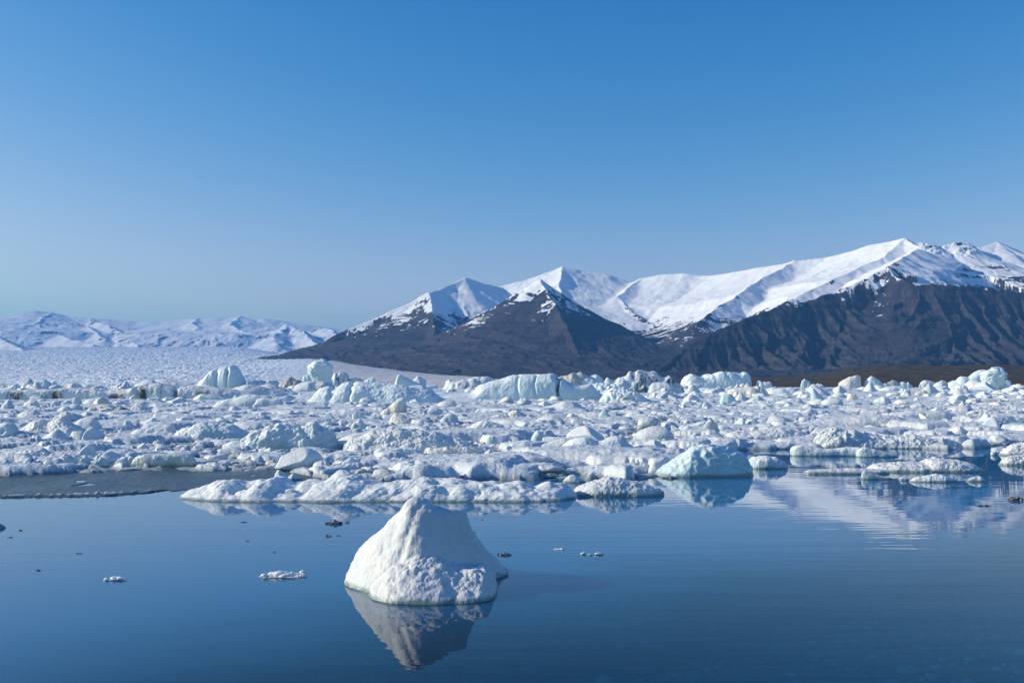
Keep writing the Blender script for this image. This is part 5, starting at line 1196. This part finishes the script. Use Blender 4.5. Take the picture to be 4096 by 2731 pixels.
KINDS = {'dome': "rounded", 'block': "angular", 'lens': "flat", 'peak': "pointed", 'lump': "lumpy", 'shard': "tilted"}
def scatter():
    rg = np.random.default_rng(7)
    var = {}
    for k in KINDS:
        for j in range(5):
            p, F = chunk_mesh(k, 300+j*13+len(k)*101)
            var[(k, j)] = (p, F)
    F = ico(4)[1]
    lowF = ico(3)[1]; nlow = len(ico(3)[0])
    cand = []
    n = 0
    while n < 2500:
        t = rg.random()
        D = 1.0/(1/16.5-(1/16.5-1/330.)*t**.72)
        px = -250+rg.random()*4600
        x = float((ray(px, 1700.)[0]/ray(px, 1700.)[1])*D)
        de = float(edge_dist(px))
        if D < de+.5+1.0*rg.random(): continue
        n += 1
        k = rg.choice(['dome', 'block', 'lens', 'peak', 'lump', 'shard'], p=[.13, .24, .36, .05, .14, .08])
        w = (.09+.30*rg.random()**2.2+(.8*rg.random()**1.5 if rg.random() < .13 else 0))*(1+D/110.)
        if k == 'lens': w *= 1.6
        if k in ('peak', 'shard'): w *= .75
        cand.append((w/D, k, int(rg.integers(5)), x, D, w, rg.random()*6.283, rg.random()))
    for q in range(760):        # the crowd of bergs along the far side
        t = rg.random()
        D = 1.0/(1/80.-(1/80.-1/620.)*t**.75)
        px = -250+rg.random()*4600
        x = float((ray(px, 1600.)[0]/ray(px, 1600.)[1])*D)
        w = D*(.0055+.017*rg.random()**2.3)
        k = rg.choice(['dome', 'block', 'lens', 'peak', 'lump'], p=[.20, .42, .12, .16, .10])
        cand.append((w/D, k, int(rg.integers(5)), x, D, w, rg.random()*6.283, rg.random()))
    cand.sort(key=lambda q: -q[0])
    meshes = {}
    MATS = ['snow', 'snow', 'near', 'near', 'gran', 'teal', 'tan', 'glass', 'snow', 'near', 'gran', 'ash', 'snow', 'teal']
    mi = []
    used, seen = 0, set()
    cos, fs, off = [], [], 0
    LM = LANDMARKS
    for (s, k, j, x, y, w, a, r) in cand:
        ca, sa = math.cos(a), math.sin(a)
        p, _ = var[(k, j)]
        hgt = float(p[:, 2].max())
        px = float(px_of(x, y, 0.)[0])
        hp = max(float(pack_height(np.array([[x]]), np.array([[y]]), np.array([[px]]))[0, 0]), 0.) if s > .006 else .03
        z = hp*.5+hgt*w*.5*.12
        done = False
        if used < 190 and s > .004:
            # say which one it is by the nearest large neighbour
            best = sorted(LM, key=lambda q: math.hypot((q[0]-x), (q[1]-y)*.8)-q[2]*.3)[:3]
            size = "big" if s > .026 else ("small" if s < .013 else "middling")
            for (lx, ly, lw, sh) in best:
                dx, dy = x-lx, y-ly
                if abs(dx) > abs(dy)*.8+lw*.2: rel = "just left of" if dx < 0 else "just right of"
                else: rel = "just in front of" if dy < 0 else "just behind"
                lab = "%s %s white ice piece %s %s" % (size, KINDS[k], rel, sh)
                key = (KINDS[k], rel, sh)
                if key in seen or len(lab.split()) > 15: continue
                seen.add(key)
                if (k, j) not in meshes:
                    m = MATS[int(rg.integers(len(MATS)))] if k != 'lens' else 'gran'
                    meshes[(k, j)] = mesh_from("ice_piece", p, faces3=F, mat=ICE[m])
                o = link("ice_floe" if k == 'lens' else "ice_chunk", meshes[(k, j)], lab, "ice floe" if k == 'lens' else "ice chunk", "loose pieces in the pack ice", loc=(x, y, z))
                o.rotation_euler = (0, 0, a); o.scale = (w*.5,)*3
                used += 1; done = True
                break
        if not done:
            q = p if s > .006 else p[:nlow]
            FF = F if s > .006 else lowF
            qq = np.stack([(q[:, 0]*ca-q[:, 1]*sa), (q[:, 0]*sa+q[:, 1]*ca), q[:, 2]], -1)*w*.5+np.array([x, y, z])
            cos.append(qq); fs.append(FF+off); off += len(q)
            mi.append(np.full(len(FF), int(rg.integers(len(MATS)))))
    me = mesh_from("ice_rubble", np.concatenate(cos), faces3=np.concatenate(fs))
    for m in MATS: me.materials.append(ICE[m])
    me.polygons.foreach_set("material_index", np.concatenate(mi).astype(np.int32))
    o = link("ice_rubble", me, kind="stuff")
    o["label"] = "countless small lumps of ice rubble packed between the bergs"; o["category"] = "ice rubble"
scatter()

# ------------------------------------------------------------------ bits adrift on the open water
def bit(px, py, wpx, hpx, kind, mat, label, name="ice_fragment", n=1, cat="ice fragment"):
    """a drifting crust of ice crystals: many small crystals frozen together in one body"""
    D = dist_of(py, 0.)
    X = float(at(px, py, D)[0]); W = wpx/FOC*D; H = hpx/FOC*D
    rg = np.random.default_rng(int(px*7+py))
    V, F = ico(2)
    cos, fs, off = [], [], 0
    # plate under the crystals
    Vp, Fp = ico(3)
    pl = Vp*np.array([W*.5, W*.16, max(H*.28, .004)])*(1+.3*noise3(Vp[:, 0]*2+px, Vp[:, 1]*2, Vp[:, 2], 3))[:, None]
    cos.append(pl); fs.append(Fp); off = len(Vp)
    for k in range(n):
        u = (rg.random()*2-1)*.88; v = (rg.random()*2-1)*.8*math.sqrt(1-u*u)
        s = H*(.35+.5*rg.random())*(1-.5*abs(u))
        q = V.copy()
        for _ in range(5):
            nn = rg.normal(size=3); nn /= np.linalg.norm(nn); q = q-np.maximum(q@nn-.55, 0)[:, None]*nn
        q = q*s*np.array([1+rg.random(), .8, .8+.4*rg.random()])+np.array([u*W*.5, v*W*.16, H*.22*(1-u*u)])
        cos.append(q); fs.append(F+off); off += len(V)
    me = mesh_from(name, np.concatenate(cos), faces3=np.concatenate(fs), smooth=False, mat=mat)
    link(name, me, label, cat, loc=(X, D, 0.))
M_CLEAR = ICE['crystal']
def dark_ice():
    t = NT("dark_clear_ice")
    n = t.noise(40., 4, .7)
    t.pbsdf(t.mix(t.ramp(n, .4, .65), (.03, .035, .04), (.30, .32, .33)), .25, .6, t.bump(n, .6, .01))
    return t.m
M_DARK = dark_ice()
W5 = 4096/2352.
bit(463, 2319, 84, 18, 0, M_CLEAR, "oval cake of sparkling ice crystals adrift on open water", n=40)
bit(1130, 2305, 186, 22, 0, M_CLEAR, "long thin crust of ice crystals adrift left of the lone iceberg", n=46)
bit(1210, 2292, 24, 14, 0, M_CLEAR, "little clear lump at the tip of the long crystal crust", n=4)
bit(2396, 2217, 26, 16, 0, M_CLEAR, "right-hand crystal lump of three in a row", n=7)
bit(2358, 2220, 14, 12, 0, M_CLEAR, "middle crystal lump of three in a row, the smallest", n=4)
bit(2332, 2217, 16, 14, 0, M_CLEAR, "left-hand crystal lump of three in a row", n=4)
bit(2236, 2198, 50, 8, 0, M_CLEAR, "thin crystal sliver left of the three crystal lumps", n=12)
bit(2020, 2219, 54, 12, 0, M_DARK, "dark clear sliver touching the lone iceberg's right side in view", n=12)
bit(1338, 2094, 64, 16, 0, M_DARK, "dark crystal crust before the long lumpy iceberg", n=16)
bit(1386, 2090, 30, 5, 0, M_DARK, "thin dark sliver right of the dark crystal crust", n=5)
bit(1310, 2144, 30, 9, 0, M_DARK, "dark speck with a clear tip below the dark crystal crust", n=5)
bit(1352, 2142, 20, 5, 0, M_DARK, "short dark sliver beside the dark speck with a clear tip", n=3)
bit(975, 2088, 36, 4, 0, M_DARK, "hair-thin dark sliver under the long iceberg's left part", n=5)
bit(988, 2164, 16, 4, 0, M_DARK, "tiny dark flake above the long crystal crust", n=3)
bit(1094, 2209, 20, 5, 0, M_DARK, "tiny forked dark flake close above the long crystal crust", n=4)
bit(316, 2213, 36, 5, 0, M_DARK, "dotted dark sliver above the oval crystal cake", n=6)
bit(152, 2281, 22, 6, 0, M_DARK, "pair of dark flakes left of the oval crystal cake", n=4)
bit(80, 2121, 18, 6, 0, M_DARK, "smooth dark flake near the blue tip at the left border", n=3)
bit(38, 2149, 22, 6, 0, M_DARK, "ragged dark flake just below the blue tip at the left border", n=4)
bit(1928, 2078, 14, 4, 0, M_DARK, "tiny dark flake behind the lone iceberg", n=3)
bit(4062, 2000, 56, 18, 0, M_DARK, "dark crystal heap near the right border on the reflected snow", n=16)
bit(3934, 2023, 70, 8, 0, M_DARK, "broken dark sliver left of the dark crystal heap", n=12)
bit(2680, 1913, 56, 12, 0, M_DARK, "low clear crust in front of the dimpled blue iceberg", n=14)
place("ice_chunk", "ice chunk", "blue-shadowed tip of an ice chunk at the left border on open water", None,
      [(-60,2112),(-40,2092),(-10,2088),(10,2096),(22,2106)], 2114, mat='blue', depth=.6, seed=77, res=3)

# ------------------------------------------------------------------ three birds far off in the sky
def bird(px, py, D, a, lab):
    x, y, z = (float(q) for q in at(px, py, D))
    t = NT("feather_dark") if "feather_dark" not in bpy.data.materials else None
    if t: t.pbsdf((.03, .03, .035), .8, .1)
    m = bpy.data.materials["feather_dark"]
    bm = bmesh.new()
    rings = []
    for (u, r) in ((-.42, .01), (-.28, .06), (0, .10), (.2, .085), (.3, .06), (.38, .055), (.45, .01)):
        rings.append([bm.verts.new((r*math.cos(k*math.pi/4), u, r*math.sin(k*math.pi/4))) for k in range(8)])
    for p, q in zip(rings[:-1], rings[1:]):
        for k in range(8): bm.faces.new((p[k], p[(k+1) % 8], q[(k+1) % 8], q[k]))
    bm.faces.new(rings[0][::-1]); bm.faces.new(rings[-1])
    me = bpy.data.meshes.new("bird"); bm.to_mesh(me); bm.free(); me.materials.append(m)
    for f in me.polygons: f.use_smooth = True
    o = link("bird", me, lab, "bird", "birds flying in the sky", loc=(x, y, z))
    o.rotation_euler = (0, 0, a); o.scale = (.75,)*3
    for s in (-1, 1):
        bm = bmesh.new()
        top = [bm.verts.new(v) for v in ((s*.06, .16, .05), (s*.4, .22, .22), (s*.85, .02, .16), (s*.4, -.06, .2), (s*.06, -.12, .04))]
        bot = [bm.verts.new((v.co.x, v.co.y, v.co.z-.025)) for v in top]
        bm.faces.new(top if s < 0 else top[::-1]); bm.faces.new(bot[::-1] if s < 0 else bot)
        for k in range(5): bm.faces.new((top[k], top[(k+1) % 5], bot[(k+1) % 5], bot[k]))
        bmesh.ops.recalc_face_normals(bm, faces=bm.faces[:])
        wm = bpy.data.meshes.new("wing"); bm.to_mesh(wm); bm.free(); wm.materials.append(m)
        link("wing", wm, parent=o)
bird(794, 711, 420., 1.3, "leftmost of three tiny dark birds flying in the sky")
bird(806, 711, 424., 1.5, "middle one of three tiny dark birds flying in the sky")
bird(823, 711, 418., 1.1, "rightmost of three tiny dark birds flying in the sky")
